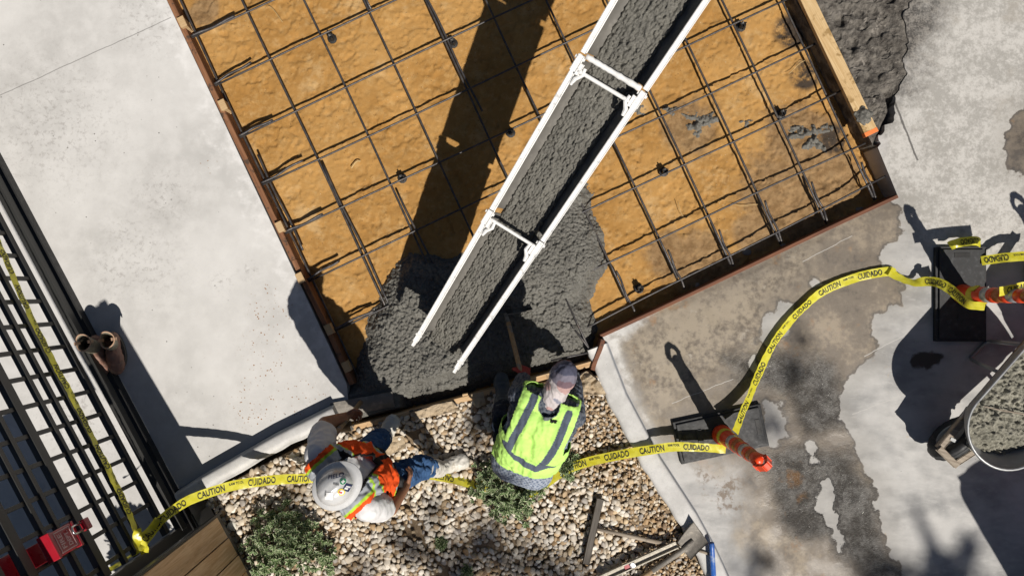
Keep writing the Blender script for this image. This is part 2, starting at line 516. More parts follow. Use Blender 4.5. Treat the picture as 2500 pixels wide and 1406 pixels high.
t = NT("dark_dirt")
col = t.mix(t.ramp(t.noise(12, 6, .72), .33, .67), (.050, .045, .040), (.185, .170, .150))
col = t.mix(t.math('MULTIPLY', t.ramp(t.vor(34, out="Color"), .72, .78), t.ramp(t.noise(7, 4, .7), .5, .6)), col, (.24, .22, .195))
col = t.mix(t.ramp(t.noise(90, 4, .75), .55, .75, 0, .5), col, (.20, .18, .155))
M['dirt'] = t.done(col, .95, t.bump(t.noise(55, 6, .75), .9, .012), 0, .2)
M['far'] = plain("bare_ground", (.26, .22, .17), .95, .3, 2, .5, 30, .01)
M['bed'] = plain("bed_soil", (.20, .145, .09), .95, .4, 14, .7, 60, .01, dust=(.36, .28, .19))
M['pebble'] = None
t = NT("river_pebble")
pc = t.attr("Col", "Color")
col = t.mix(t.ramp(t.noise(55, 4, .65), .40, .75, 0, .32), pc, (.34, .26, .17))
col = t.mix(t.ramp(t.noise(150, 3, .7), .55, .75, 0, .35), col, (.62, .58, .51))
M['pebble'] = t.done(col, .62, t.bump(t.noise(120, 3), .2, .002), 0, .35)

t = NT("rebar_steel")
col = t.mix(t.ramp(t.noise(22, 5, .7), .4, .7), (.062, .060, .064), (.125, .115, .108))
col = t.mix(t.ramp(t.noise(9, 4, .7), .58, .72, 0, .6), col, (.15, .085, .05))
M['rebar'] = t.done(col, .5, t.bump(t.vor(160), .5, .002), .55, .5)
M['black_iron'] = plain("black_iron", (.030, .030, .030), .5, .2, 12, .2, 80, .002, .3)
t = NT("black_gate_paint")
col = t.mix(t.noise(9, 4), (.020, .020, .019), (.032, .032, .030))
col = t.mix(t.ramp(t.noise(4, 5, .7), .5, .75, 0, .35), col, (.050, .050, .047))
fl = t.math('MULTIPLY', t.ramp(t.vor(30), .07, .12, 1, 0), t.ramp(t.math('ADD', t.attr("flecks"), t.math('MULTIPLY', t.noise(9, 3), .8)), .7, .9))
col = t.mix(fl, col, (.55, .55, .53))
M['gate'] = t.done(col, .48, t.bump(t.noise(140, 3), .15, .001), 0, .45)
t = NT("chute_white_paint")
col = t.mix(t.noise(11, 4), (.70, .70, .69), (.80, .80, .79))
col = t.mix(t.ramp(t.noise(26, 6, .75), .56, .66, 0, .6), col, (.30, .305, .31))
col = t.mix(t.ramp(t.noise(9, 5, .75), .60, .70, 0, .5), col, (.22, .22, .21))
M['white'] = t.done(col, .55, t.bump(t.noise(60, 4), .3, .002), 0, .4)
M['trough'] = plain("trough_steel", (.145, .138, .125), .55, .25, 12, .5, 45, .004, .1, dust=(.20, .19, .17))
M['form'] = wood("red_form_board", (.27, .130, .065), (.17, .075, .036), UVD[1], dirt=.46, dirtc=(.07, .045, .03))
M['form_v'] = wood("brown_form_board", (.20, .085, .045), (.12, .05, .03), UVD[0], dirt=.40, dirtc=(.06, .045, .035))
M['pine'] = wood("pine_lumber", (.60, .44, .24), (.47, .31, .14), (Vector((195, -340, 0))), dirt=.45, dirtc=(.30, .19, .075))
M['pine_b'] = wood("pine_form_board", (.60, .42, .24), (.44, .27, .13), (.968, .25, 0), dirt=.46, dirtc=(.085, .08, .07))
M['stake'] = wood("stake_wood", (.55, .40, .23), (.42, .28, .14), UVD[0], dirt=.3, dirtc=(.2, .13, .06))
M['handle'] = wood("tool_handle_wood", (.40, .28, .165), (.27, .18, .10), (-.35, .9, 0), scale=2, dirt=.46, dirtc=(.20, .195, .185), knots=False)
M['old_wood'] = wood("weathered_wood", (.36, .31, .25), (.22, .18, .14), (.9, -.3, 0), scale=2, dirt=.38, dirtc=(.10, .095, .085), knots=False)
M['dark_wood'] = wood("grey_timber", (.13, .115, .10), (.075, .065, .055), (.2, .98, 0), scale=2, dirt=.3, dirtc=(.18, .17, .155), knots=False)
M['rubber'] = plain("black_rubber", (.026, .027, .029), .62, .25, 14, .4, 90, .002, 0, .45, dust=(.070, .073, .078))
M['orange'] = plain("orange_plastic", (.72, .062, .012), .38, .12, 10, .08, 60, .001, 0, .5)
M['reflect'] = plain("reflective_sheet", (.42, .43, .45), .35, .1, 20, .15, 160, .001, .2, .6)
M['tan_band'] = plain("worn_band", (.36, .11, .03), .4, .2, 30, .1, 60, .001)
M['sticker_y'] = plain("yellow_label", (.62, .55, .05), .5, .1, 20, 0)
M['ink'] = plain("black_print", (.018, .018, .018), .6, .1, 20, 0)
M['white_ink'] = plain("white_print", (.62, .42, .42), .6, .1, 20, 0)
M['steel'] = plain("galvanised_steel", (.30, .31, .32), .5, .2, 12, .25, 50, .002, .7, .5, dust=(.30, .30, .29))
M['tray'] = plain("mortar_smeared_tray", (.30, .305, .31), .55, .3, 7, .4, 40, .003, .15, .45, dust=(.42, .42, .42))
M['tool_steel'] = plain("crusted_tool_steel", (.20, .185, .165), .7, .35, 14, .6, 60, .004, .2, .3, dust=(.34, .31, .265))
M['red'] = plain("red_enamel", (.33, .010, .022), .3, .15, 9, .08, 60, .001, 0, .6)
M['blue'] = plain("blue_paint", (.02, .095, .36), .4, .2, 12, .15, 60, .001, 0, .5, dust=(.28, .34, .42))
M['chrome'] = plain("chromed_steel", (.55, .55, .55), .22, .1, 20, .05, 60, .001, .9, .5)
M['paper'] = plain("muddy_sheeting", (.40, .32, .22), .85, .3, 9, .7, 30, .006, dust=(.22, .16, .10))
M['skin'] = plain("skin", (.27, .125, .072), .5, .15, 16, .2, 150, .001, 0, .4)
M['hair'] = plain("dark_hair", (.02, .014, .010), .6, .2, 60, .5, 200, .002)
M['leather'] = plain("brown_boot_leather", (.235, .130, .095), .6, .2, 16, .3, 80, .002, 0, .3, dust=(.22, .15, .115))
M['boot_white'] = plain("white_rubber_boot", (.56, .54, .49), .5, .14, 10, .15, 40, .002, 0, .45, dust=(.36, .32, .25))
M['boot_grey'] = plain("grey_rubber_boot", (.052, .068, .085), .55, .2, 10, .2, 40, .002, 0, .4, dust=(.11, .115, .12))
M['glove'] = plain("red_work_glove", (.25, .028, .028), .75, .25, 20, .4, 110, .002)
M['black_cloth'] = plain("black_cloth", (.012, .012, .013), .85, .2, 15, .3, 100, .002)
M['sole'] = plain("boot_sole", (.10, .09, .075), .8, .2, 15, .3, 60, .002)

def cloth(name, rough=.85, weave=260, spec=.2, var=.16):
    t = NT(name)
    c = t.attr("Col", "Color")
    c = t.mix(t.ramp(t.noise(9, 5, .65), .3, .7), t.mix(var, c, (0, 0, 0)), c)
    nb = t.bump(t.noise(weave, 3, .7), .25, .0015)
    nb = t.bump(t.noise(14, 3, .5), .25, .005, nb)
    return t.done(c, rough, nb, 0, spec)
M['cloth'] = cloth("dyed_cloth")
t = NT("denim")
c = t.mix(t.ramp(t.noise(8, 5, .65), .3, .7), (.018, .050, .125), (.055, .120, .25))
c = t.mix(t.ramp(t.noise(13, 5, .7), .60, .72, 0, .55), c, (.26, .25, .21))
M['denim'] = t.done(c, .9, t.bump(t.noise(20, 5, .65), .6, .008), 0, .2)
t = NT("navy_denim")
c = t.mix(t.ramp(t.noise(8, 5, .65), .3, .7), (.008, .012, .022), (.022, .030, .050))
M['navy'] = t.done(c, .9, t.bump(t.noise(18, 5, .65), .6, .008), 0, .2)

t = NT("caution_tape_film")
c = t.mix(t.ramp(t.noise(24, 4, .6), .35, .7), (.70, .64, .035), (.80, .76, .10))
trn = t.n("ShaderNodeBsdfTranslucent"); trn.inputs[0].default_value = (.75, .70, .06, 1)
nb = t.bump(t.noise(35, 3, .6), .35, .004)
t.done(c, .3, nb, 0, .5); t.l(nb, trn.inputs["Normal"])
mx = t.n("ShaderNodeMixShader"); mx.inputs[0].default_value = .32
out = [n for n in t.t.nodes if n.type == 'OUTPUT_MATERIAL'][0]
t.l(t.b.outputs[0], mx.inputs[1]); t.l(trn.outputs[0], mx.inputs[2]); t.l(mx.outputs[0], out.inputs[0])
M['tape'] = t.m

t = NT("variegated_leaf")
c = t.attr("Col", "Color")
trn = t.n("ShaderNodeBsdfTranslucent"); t.l(c, trn.inputs[0])
t.done(c, .45, None, 0, .4)
mx = t.n("ShaderNodeMixShader"); mx.inputs[0].default_value = .25
out = [n for n in t.t.nodes if n.type == 'OUTPUT_MATERIAL'][0]
t.l(t.b.outputs[0], mx.inputs[1]); t.l(trn.outputs[0], mx.inputs[2]); t.l(mx.outputs[0], out.inputs[0])
M['leaf'] = t.m
M['bark'] = plain("bark", (.12, .085, .06), .9, .3, 9, .7, 30, .01)

# vertical cedar cladding (radial grain), own coordinates along z
t = NT("cedar_board")
nd = t.n("ShaderNodeMapping"); t.l(t.co, nd.inputs[0]); nd.inputs[2].default_value = (0, 0, 0); nd.inputs[3].default_value = (22, 22, 1.4)
ob = t.n("ShaderNodeObjectInfo")
adn = t.n("ShaderNodeVectorMath", operation='ADD'); t.l(nd.outputs[0], adn.inputs[0]); t.l(t.attr("board"), adn.inputs[1])
g = t.noise(1.3, 6, .65, adn.outputs[0], 1.6)
c = t.mix(t.ramp(g, .30, .66), (.74, .53, .31), (.55, .34, .165))
c = t.mix(t.ramp(t.noise(6, 3, .6, adn.outputs[0]), .55, .75, 0, .4), c, (.16, .075, .03))
c = t.mix(t.ramp(t.attr("board"), 0, 9, 0, .45), c, (.50, .33, .18))
c = t.mix(t.ramp(t.vor(7), .04, .10, .7, 0), c, (.10, .05, .025))
M['cedar'] = t.done(c, .55, t.bump(g, .3, .002), 0, .4)

# ------------------------------------------------------------------ ground sheets
def gauss(X, Y, spots):
    a = np.zeros(X.shape)
    for px, py, r in spots:
        p = PX(px, py)
        a = np.maximum(a, np.exp(-((X - p.x) ** 2 + (Y - p.y) ** 2) / (r * S) ** 2))
    return a
def sdp(X, Y, pts):
    return poly_sd(X, Y, px_poly(pts))[0]

# the far ground in one sheet, under everything
mesh_obj("ground", [(-120, -120, -.34), (120, -120, -.34), (120, 120, -.34), (-120, 120, -.34)], [[0, 1, 2, 3]], M['far'], origin=(0, 0, 0))
bpy.data.objects["ground"]["kind"] = "structure"

# left slab
poly = px_poly([(256, -320), (846, 936), (850, 984), (812, 985), (680, 1050), (490, 1160), (430, 1196), (470, 1262), (760, 1800), (200, 1900), (-700, 1900), (-700, -320)])
V, F, (X, Y, D) = grid_region(poly, .016, lambda x, y, d: .0015 * fbm(x, y, .5, 3, 2), skirt=-.3)
n = len(V); z0 = np.zeros(n)
sm = z0.copy(); sm[:len(X)] = gauss(X, Y, [(310, 585, 60), (345, 640, 90), (280, 660, 60), (210, 1010, 120), (370, 40, 90), (540, 690, 25), (610, 660, 25), (400, 480, 70), (120, 300, 160)])
cr = z0.copy(); cr[:len(X)] = gauss(X, Y, [(660, 750, 60), (650, 860, 70), (740, 980, 60), (510, 400, 25), (640, 930, 60), (620, 990, 60)])
bsd, _, _ = poly_sd(X, Y, px_poly([(252, -320), (842, 936), (906, 936), (316, -320)]))
lm = z0.copy(); lm[:len(X)] = np.clip(1 - np.maximum(-bsd, 0) / .45, 0, 1) * .40
o = mesh_obj("concrete_slab", V, F, M['slab_l'], origin=(0, 0, 0), attrs={"smudge": sm, "crumbs": cr, "lime": lm})
o["kind"] = "structure"

# right slab
_jr = np.random.default_rng(77)
def jag(pts, amp, n=5):
    out = []
    for (a, b) in zip(pts[:-1], pts[1:]):
        for k in range(n):
            out.append((a[0] + (b[0] - a[0]) * k / n + _jr.normal() * amp, a[1] + (b[1] - a[1]) * k / n + _jr.normal() * amp))
    return out + [pts[-1]]
BREAK = jag([(2142, 362), (2152, 325), (2192, 288), (2182, 243), (2214, 182), (2206, 140), (2222, 95), (2205, 40), (2226, 0), (2230, -320)], 4)
poly = px_poly([(1470, 822), (2194, 482)] + BREAK + [(3100, -320), (3100, 2000),
                (1830, 2000), (1800, 1450), (1745, 1330), (1700, 1250), (1612, 1115), (1530, 960), (1480, 840)])
V, F, (X, Y, D) = grid_region(poly, .015, lambda x, y, d: .002 * fbm(x, y, .4, 3, 5) - .004 * sstep(.06, 0, d), skirt=-.3)
n = len(V); m = len(X)
W1 = [(2150, 470), (2200, 500), (2196, 545), (2215, 562), (2165, 600), (2150, 640), (2160, 655), (2185, 662), (2210, 705), (2200, 742), (2135, 770), (2125, 800), (2146, 832), (2141, 870), (2100, 900),
      (2062, 935), (2050, 972), (2056, 1022), (2090, 1080), (2100, 1130), (2146, 1195), (2136, 1232), (2152, 1272), (2176, 1340), (2205, 1406), (2230, 1520), (1940, 1520), (1900, 1406), (1862, 1352),
      (1822, 1300), (1842, 1250), (1830, 1172), (1852, 1110), (1760, 1120), (1640, 1060), (1575, 985), (1535, 900), (1515, 835), (1590, 770), (1650, 715), (1760, 660)]
isl = [[(1938, 738), (1928, 800), (1885, 852), (1855, 832), (1870, 780), (1905, 740)], [(1872, 985), (1905, 982), (1920, 1060), (1890, 1092), (1870, 1070)],
       [(1968, 1082), (1985, 1085), (2004, 1135), (1985, 1130)], [(2022, 1160), (2036, 1190), (2042, 1260), (2062, 1330), (2050, 1345), (2030, 1290), (1992, 1250), (1995, 1200)],
       [(1990, 680), (2020, 695), (2010, 705), (1985, 700)], [(1838, 870), (1850, 905), (1835, 925), (1828, 890)], [(2160, 1405), (2170, 1450), (2120, 1450)]]
wet = sdp(X, Y, W1)
for q in isl: wet = np.minimum(wet, -sdp(X, Y, q))
wet = np.maximum(wet, sdp(X, Y, [(2520, 235), (2470, 290), (2450, 335), (2456, 400), (2475, 428), (2520, 435)]))
A = {"wet": wet,
     "old": sdp(X, Y, [(2300, -320), (3100, -320), (3100, 700), (2380, 640), (2250, 600), (2195, 520), (2140, 400)]),
     "tan": sdp(X, Y, [(1500, 830), (1620, 770), (1790, 690), (1990, 590), (1960, 680), (1880, 740), (1860, 860), (1780, 880), (1700, 960), (1600, 1000), (1540, 920)]),
     "soak": np.maximum(sdp(X, Y, [(1850, 1100), (1960, 1080), (2080, 1100), (2150, 1200), (2150, 1280), (2210, 1420), (2100, 1420), (2020, 1330), (1930, 1330), (1880, 1230)]),
                        sdp(X, Y, [(1760, 870), (1880, 850), (2040, 880), (2060, 960), (2070, 1050), (1960, 1080), (1900, 960), (1800, 930)])),
     "rim": np.maximum(sdp(X, Y, [(1465, 815), (1600, 755), (1575, 790), (1520, 835), (1550, 950), (1600, 1060), (1560, 1010), (1500, 900)]), -1),
     "spots": np.maximum(sdp(X, Y, [(1740, 1150), (1800, 1160), (1830, 1200), (1800, 1260), (1740, 1230)]), sdp(X, Y, [(1700, 1150), (1740, 1150), (1720, 1210)])),
     "soft": np.maximum(sdp(X, Y, [(1440, 760), (1700, 700), (1760, 1000), (1880, 1100), (1900, 1250), (1990, 1406), (1990, 1560), (1700, 1560), (1440, 1000)]), sdp(X, Y, [(1880, 1290), (2010, 1290), (2060, 1420), (2060, 1560), (1880, 1560)])),
     "oil": sdp(X, Y, [(2222, 880), (2240, 862), (2275, 852), (2302, 868), (2290, 892), (2262, 904), (2232, 897)]),
     "asphalt": sdp(X, Y, [(1980, -250), (2330, -250), (2290, 40), (2250, 150), (2195, 240), (2130, 300)])}
A = {k: np.concatenate([np.clip(v, -.8, .8), np.full(n - m, -.6)]) for k, v in A.items()}
o = mesh_obj("pavement", V, F, M['slab_r'], origin=(0, 0, 0), attrs=A)
o["kind"] = "structure"

# pit soil
poly = px_poly([(240, -330), (840, 950), (850, 1060), (1445, 915), (1500, 845), (2205, 505), (2140, 345), (1985, -30), (1880, -330)])
redge = px_poly([(1915, -340), (2170, 430), (2240, 500), (2400, 300), (2100, -340)])
def soil_z(x, y, d):
    r = sstep(-.25, .05, poly_sd(x, y, redge)[0])
    f1, v1 = worley(x, y, .16, 3)
    pr = -.010 * sstep(.62, .30, f1 + 1.2 * fbm(x, y, .06, 3, 44)) * (v1 > .62)                      # heel and toe marks
    clod, v2 = worley(x, y, .035, 8)
    return (-.148 + .016 * fbm(x, y, .35, 3, 11) + .006 * fbm(x, y, .10, 3, 15) + .0075 * np.minimum(0, fbm(x, y, .05, 4, 19) + .12) * 2 + .0045 * fbm(x, y, .020, 2, 25) + pr
            + .011 * sstep(.40, .1, clod) * (v2 > .86) - .075 * r)
V, F, (X, Y, D) = grid_region(poly, .010, soil_z)
mud = gauss(X, Y, [(1700, 300, 70), (1980, 340, 90), (1930, 470, 120), (2060, 430, 80), (1990, 560, 60), (1860, 560, 60), (1640, 620, 60), (1740, 740, 40), (1940, 300, 60), (480, 10, 40), (1720, 640, 80)])
blk = gauss(X, Y, [(1950, 60, 45), (1985, 170, 40), (2060, 330, 40)])
o = mesh_obj("pit_soil", V, F, M['soil'], origin=(0, 0, 0), smooth=True, attrs={"mud": mud * .62 - .13, "black": blk})
o["kind"] = "structure"

# broken asphalt and dirt behind the plank
poly = px_poly([(1950, -330), (1938, -10), (2132, 352)] + [(x + 9, y) for x, y in BREAK])
def dirt_z(x, y, d):
    c, v = worley(x, y, .09, 21)
    tr = sdp(x, y, [(2170, 225), (2195, 250), (2235, 180), (2250, 190), (2200, 290), (2160, 345), (2140, 350), (2175, 270)])
    k = .15 + .85 * sstep(.0, .12, d)
    return -.008 + k * (-.018 + .045 * (v - .5) * sstep(.55, .4, c) + .03 * fbm(x, y, .12, 4, 23) + .014 * fbm(x, y, .03, 3, 27)) - .10 * sstep(-.03, .03, tr)
V, F, _ = grid_region(poly, .011, dirt_z, skirt=-.30)
o = mesh_obj("broken_asphalt", V, F, M['dirt'], origin=(0, 0, 0))
o["kind"] = "structure"

# gravel bed soil
GRAVEL = [(866, 1050), (1000, 1012), (1440, 905), (1470, 935), (1500, 985), (1545, 1070), (1590, 1165), (1640, 1255), (1690, 1340), (1725, 1420), (1780, 1560), (700, 1560), (610, 1400), (530, 1240), (500, 1228), (560, 1180), (690, 1112), (800, 1058)]
poly = px_poly(GRAVEL)
def bed_z(x, y, d): return .005 + .02 * fbm(x, y, .3, 3, 31) + .006 * fbm(x, y, .03, 3, 33)
V, F, _ = grid_region(poly, .02, bed_z, skirt=-.3)
o = mesh_obj("gravel_bed", V, F, M['bed'], origin=(0, 0, 0), smooth=True)
o["kind"] = "structure"

# curbs: a rounded concrete edge swept along a path (path = foot of the face on the slab)
def curb(name, pts, side, h0, h1, width):
    P = []
    for (a, b) in zip(pts[:-1], pts[1:]):
        for k in range(8): P.append(PX(a[0] + (b[0] - a[0]) * k / 8, a[1] + (b[1] - a[1]) * k / 8))
    P.append(PX(*pts[-1]))
    V = []; F = []; gut = []
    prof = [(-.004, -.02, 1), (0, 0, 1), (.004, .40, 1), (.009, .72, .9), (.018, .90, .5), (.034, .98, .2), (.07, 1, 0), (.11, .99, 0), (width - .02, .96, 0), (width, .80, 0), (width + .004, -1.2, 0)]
    m = len(prof)
    for i, p in enumerate(P):
        t = (P[min(i + 1, len(P) - 1)] - P[max(i - 1, 0)]).normalized()
        nrm = Vector((-t.y, t.x, 0)) * side
        f = i / (len(P) - 1)
        hh = h0 + (h1 - h0) * float(sstep(0, .35, np.array(f)))
        wob = .006 * math.sin(i * 1.7) * (1 if i % 3 else .3)
        for (d, z, g) in prof:
            V.append(p + nrm * (d + (wob if d > .05 else 0)) + Vector((0, 0, z * hh if z > 0 else z * .05))); gut.append(g)
    for i in range(len(P) - 1):
        for k in range(m - 1): F.append([i * m + k, i * m + k + 1, (i + 1) * m + k + 1, (i + 1) * m + k])
    F.append(list(range(m))); F.append([(len(P) - 1) * m + k for k in range(m)][::-1])
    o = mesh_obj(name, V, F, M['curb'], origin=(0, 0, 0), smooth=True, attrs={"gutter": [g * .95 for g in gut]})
    o["kind"] = "structure"
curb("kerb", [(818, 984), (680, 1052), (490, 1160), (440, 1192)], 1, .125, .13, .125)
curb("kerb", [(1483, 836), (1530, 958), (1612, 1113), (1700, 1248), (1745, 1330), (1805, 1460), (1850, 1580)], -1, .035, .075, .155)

# ------------------------------------------------------------------ forms round the pit
def plank(name, a, b, wdir, wd, h, ztop, mat, label, cat, group=None, bev=.003, sag=0):
    a = Vector(a); b = Vector(b); a.z = b.z = 0
    mb = MB()
    n = 7
    t = (b - a).normalized(); wv = Vector(wdir); wv = (wv - t * wv.dot(t)).normalized()
    V = []; F = []
    for i in range(n):
        f = i / (n - 1)
        c = a.lerp(b, f) + wv * .004 * math.sin(f * 5 + a.x)
        zt = ztop + .003 * math.sin(f * 7 + a.y)
        V += [c - wv * (wd / 2 - bev) + Vector((0, 0, zt)), c + wv * (wd / 2 - bev) + Vector((0, 0, zt)), c + wv * wd / 2 + Vector((0, 0, zt - bev)), c + wv * wd / 2 + Vector((0, 0, zt - h)),
              c - wv * wd / 2 + Vector((0, 0, zt - h)), c - wv * wd / 2 + Vector((0, 0, zt - bev))]
    for i in range(n - 1):
        for k in range(6):
            k2 = (k + 1) % 6
            F.append([i * 6 + k, i * 6 + k2, (i + 1) * 6 + k2, (i + 1) * 6 + k])
    F.append(list(range(6))[::-1]); F.append([(n - 1) * 6 + k for k in range(6)])
    o = mesh_obj(name, V, F, mat, None, (a + b) / 2)
    return tag(o, label, cat, group)
UH, VH = UVD
plank("form_board", UV(-455, -1250), UV(-455, -290), UH, .038, .17, .004, M['form'], "long rust-brown form board along the left edge of the pit", "form board")
plank("form_board", UV(-452, -289), UV(-453, 46), UH, .036, .17, .000, M['form'], "short red-brown form board under the first worker's shadow, at the lower left of the pit", "form board")
plank("form_board", PX(1466, 820), PX(2192, 480), VH, .026, .19, .003, M['form_v'], "thin dark brown form board along the edge of the stained pavement", "form board")
plank("form_board", PX(1470, 828), PX(1446, 902), UH, .032, .20, .045, M['form_v'], "short upright brown board closing the pit against the kerb end", "form board")
plank("form_board", PX(858, 1046), PX(1444, 888), VH, .040, .13, .022, M['pine_b'], "pale pine form board between the fresh concrete and the gravel", "form board")
p = thing("plank", PX(2045, 165), "pale muddy timber plank with an orange end lying beside the broken asphalt", "plank")
a0, b0 = PX(1940, -60, .03), PX(2122, 320, .03)
mb = MB().beam(a0, b0, (1, .5, 0), .100, .042, 0, .004)
mb.build("board", M['pine'], p)
tt = (b0 - a0).normalized(); e = b0
MB().beam(b0 - tt * .002, b0 + tt * .03, (1, .5, 0), .102, .044, 0, .003).build("painted_end", plain("orange_marking_paint", (.75, .20, .05), .7, .2, 20), p)
st_lab = [((452, 62), "wooden stake inside the left form board, uppermost of its row"), ((550, 262), "wooden stake inside the left form board, second from the top of its row"), ((688, 556), "pale stake by the middle of the left form board"),
          ((737, 679), "pale stake where the two left form boards meet"), ((806, 803), "shaded stake by the short left form board"), ((848, 893), "shaded stake half sunk in the fresh concrete at the left form board")]
for (q, lab) in st_lab:
    c = PX(q[0], q[1], -.03)
    mb = MB().box(c, UH * .022, VH * .036, (.006, 0, .07), 0, .003)
    tag(mb.build("stake", M['stake'], None, c - Vector((0, 0, .07))), lab, "stake", "stakes along the left form board")
for (q, lab) in [((1137, 967), "short orange-brown stake outside the pine form board, left of the lime-vested worker"), ((1397, 912), "short orange-brown stake outside the pine form board by the camouflage hood")]:
    c = PX(q[0], q[1], -.01)
    tag(MB().box(c, (.02, .004, 0), (-.004, .022, 0), (0, 0, .03), 0, .003).build("stake", M['pine_b'], None, c - Vector((0, 0, .03))), lab, "stake", "stakes outside the pine form board")

# ------------------------------------------------------------------ rebar mat
def bar(pts, r, label, group, zz=-.07):
    P = []
    m = 14
    for i in range(m + 1):
        f = i / m
        a, b = pts
        u = a[0] + (b[0] - a[0]) * f; v = a[1] + (b[1] - a[1]) * f
        u += 1.6 * math.sin(f * 9 + a[0] * .1); v += 1.6 * math.sin(f * 8 + a[1] * .13)
        P.append(UV(u, v, zz + .004 * math.sin(f * 11 + a[0])))
    c = sum((Vector(p) for p in P), Vector()) / len(P)
    o = MB().tube(P, r, 7).build("rebar", M['rebar'], None, c, True)
    return tag(o, label, "rebar", group)
ordn = ["first", "second", "third", "fourth", "fifth", "sixth", "seventh", "eighth", "ninth", "tenth", "eleventh", "twelfth"]
US = [-433, -297, -161, -30, 106, 240, 375, 508, 640, 762, 893]
ends = [80, -60, 40, 60, 140, 150, 150, 176, 184, 186, 184]
for i, u in enumerate(US):
    bar(((u + (3 if i else 0), -1250), (u, ends[i])), .0085, "long rod running down the pit, %s from the left form board" % ordn[i], "long rods of the rebar mat", -.078)
VS = [-1150, -1017, -884, -757, -617, -487, -355, -228, -91, 42, 152]
for i, v in enumerate(VS):
    v2 = v + (6 if v < 100 else -8)
    if v == 42: a, b = (40, v), (930, v2)
    elif v == 152: a, b = (100, v + 14), (945, v2)
    elif v == -91: a, b = (-448, v), (930, v - 2)
    else: a, b = (-446, v), (900 + i * 5, v2)
    bar((a, b), .0075, "cross rod of the rebar mat, %s from the board along the pavement" % ordn[len(VS) - 1 - i], "cross rods of the rebar mat", -.060)
for i, v in enumerate(VS[2:9]):
    bar(((-446, v - 5), (-330 - 12 * (i % 3), v - 4 - 9 * (i % 2))), .0095, "short dark starter bar out of the left slab, %s from the top" % ordn[i], "starter bars along the left form board", -.055)
for i, u in enumerate(US[5:]):
    bar(((u + 8, 70 + 9 * (i % 3)), (u + 5, 183)), .0085, "short starter bar by the pavement form board, %s from the right" % ordn[5 - i], "starter bars along the pavement form board", -.066)
for (u, v0, v1, lab) in [(-290, -470, -90, "lap bar doubling the second long rod beside the left form board"), (-152, -330, 60, "lap bar doubling the third long rod above the fresh concrete"),
                         (-24, -1200, -760, "lap bar doubling the fourth long rod near the top of the photo"), (114, -760, -420, "lap bar doubling the fifth long rod in the chute's shadow"),
                         (-424, -560, -300, "lap bar doubling the first long rod next to the left form board"), (648, -1000, -700, "lap bar doubling a long rod right of the chute near the top")]:
    bar(((u, v0), (u + 3, v1)), .0085, lab, "lap bars of the rebar mat", -.072)
for (a, b, lab) in [((1368, 702), (1448, 872), "rebar end slanting out of the fresh concrete behind the kneeling worker"), ((1388, 785), (1450, 866), "thin rebar stub crossing the other one in the fresh concrete by the kerb end"),
                    ((1345, 880), (1440, 860), "rebar tip poking out of the fresh concrete above the pine form board")]:
    P = [PX(a[0], a[1], .0), PX((a[0] + b[0]) / 2, (a[1] + b[1]) / 2, .012), PX(b[0], b[1], .0)]
    tag(MB().tube(P, .0075, 7).build("rebar", M['rebar'], None, P[1], True), lab, "rebar", "rebar ends in the fresh concrete")
ch_lab = ["left of the first lap bar near the top", "beside the chute's shadow at the top", "by the left edge of the chute's shadow, mid pit", "in the chute's shadow", "on the right below the chute", "at the top right of the chute",
          "near the right end of the pit", "lower of the two at the right end of the pit"]
for q, lab in zip([(812, 97), (1107, 108), (983, 437), (1247, 326), (1620, 421), (1808, 68), (1905, 280), (1560, 705)], ch_lab):
    c = PX(q[0], q[1], -.14)
    mb = MB().lathe(c, (0, 0, 1), [(.034, .0), (.036, .012), (.018, .016), (.016, .055), (.024, .062), (.022, .068), (.008, .060)], 10)
    for k in range(4):
        a = k * math.pi / 2 + .5
        d = Vector((math.cos(a), math.sin(a), 0))
        mb.beam(c + d * .02 + Vector((0, 0, .01)), c + d * .018 + Vector((0, 0, .085)), d.cross(Vector((0, 0, 1))), .010, .006, 0, .001)
    tag(mb.build("rebar_chair", M['black_iron'], None, c), "small black plastic rebar chair " + lab, "rebar chair", "rebar chairs on the soil")

# ------------------------------------------------------------------ fresh concrete in the pit
FC = [(1008, 602), (975, 628), (945, 655), (925, 690), (915, 735), (890, 772), (885, 825), (868, 858), (858, 900), (840, 935), (845, 985), (862, 1028), (1000, 1002), (1140, 962), (1300, 920), (1436, 886), (1452, 862), (1455, 835), (1468, 812),
      (1462, 775), (1440, 735), (1462, 700), (1492, 655), (1488, 600), (1478, 545), (1448, 510), (1452, 470), (1432, 438), (1392, 440), (1320, 470), (1240, 545), (1160, 600), (1090, 622), (1050, 615)]
poly = px_poly(FC, -.1)
rr = np.random.default_rng(3)
# ragged outline
pp = []
for i in range(len(poly)):
    a = poly[i]; b = poly[(i + 1) % len(poly)]
    k = max(2, int(np.hypot(*(b - a)) / .035))
    for j in range(k):
        q = a + (b - a) * j / k
        straight = 10 <= i <= 18
        pp.append(q + (0 if straight else 1) * rr.normal(0, .007, 2))
poly = np.array(pp)
def lumps(x, y, seed=0):
    wx = x + .012 * fbm(x, y, .03, 2, seed + 13); wy = y + .012 * fbm(x, y, .03, 2, seed + 17)
    c1, v1 = worley(wx, wy, .048, seed + 1); c2, v2 = worley(wx, wy, .026, seed + 2); c3, v3 = worley(wx, wy, .015, seed + 3)
    return (.034 * (.50 - c1) * (v1 * 1.1 + .25) + .019 * (.5 - c2) * (v2 + .35) + .008 * (.5 - c3) * (v3 + .3)
            + .040 * np.abs(fbm(x, y, .10, 4, seed + 5)) + .008 * fbm(x, y, .013, 2, seed + 9))
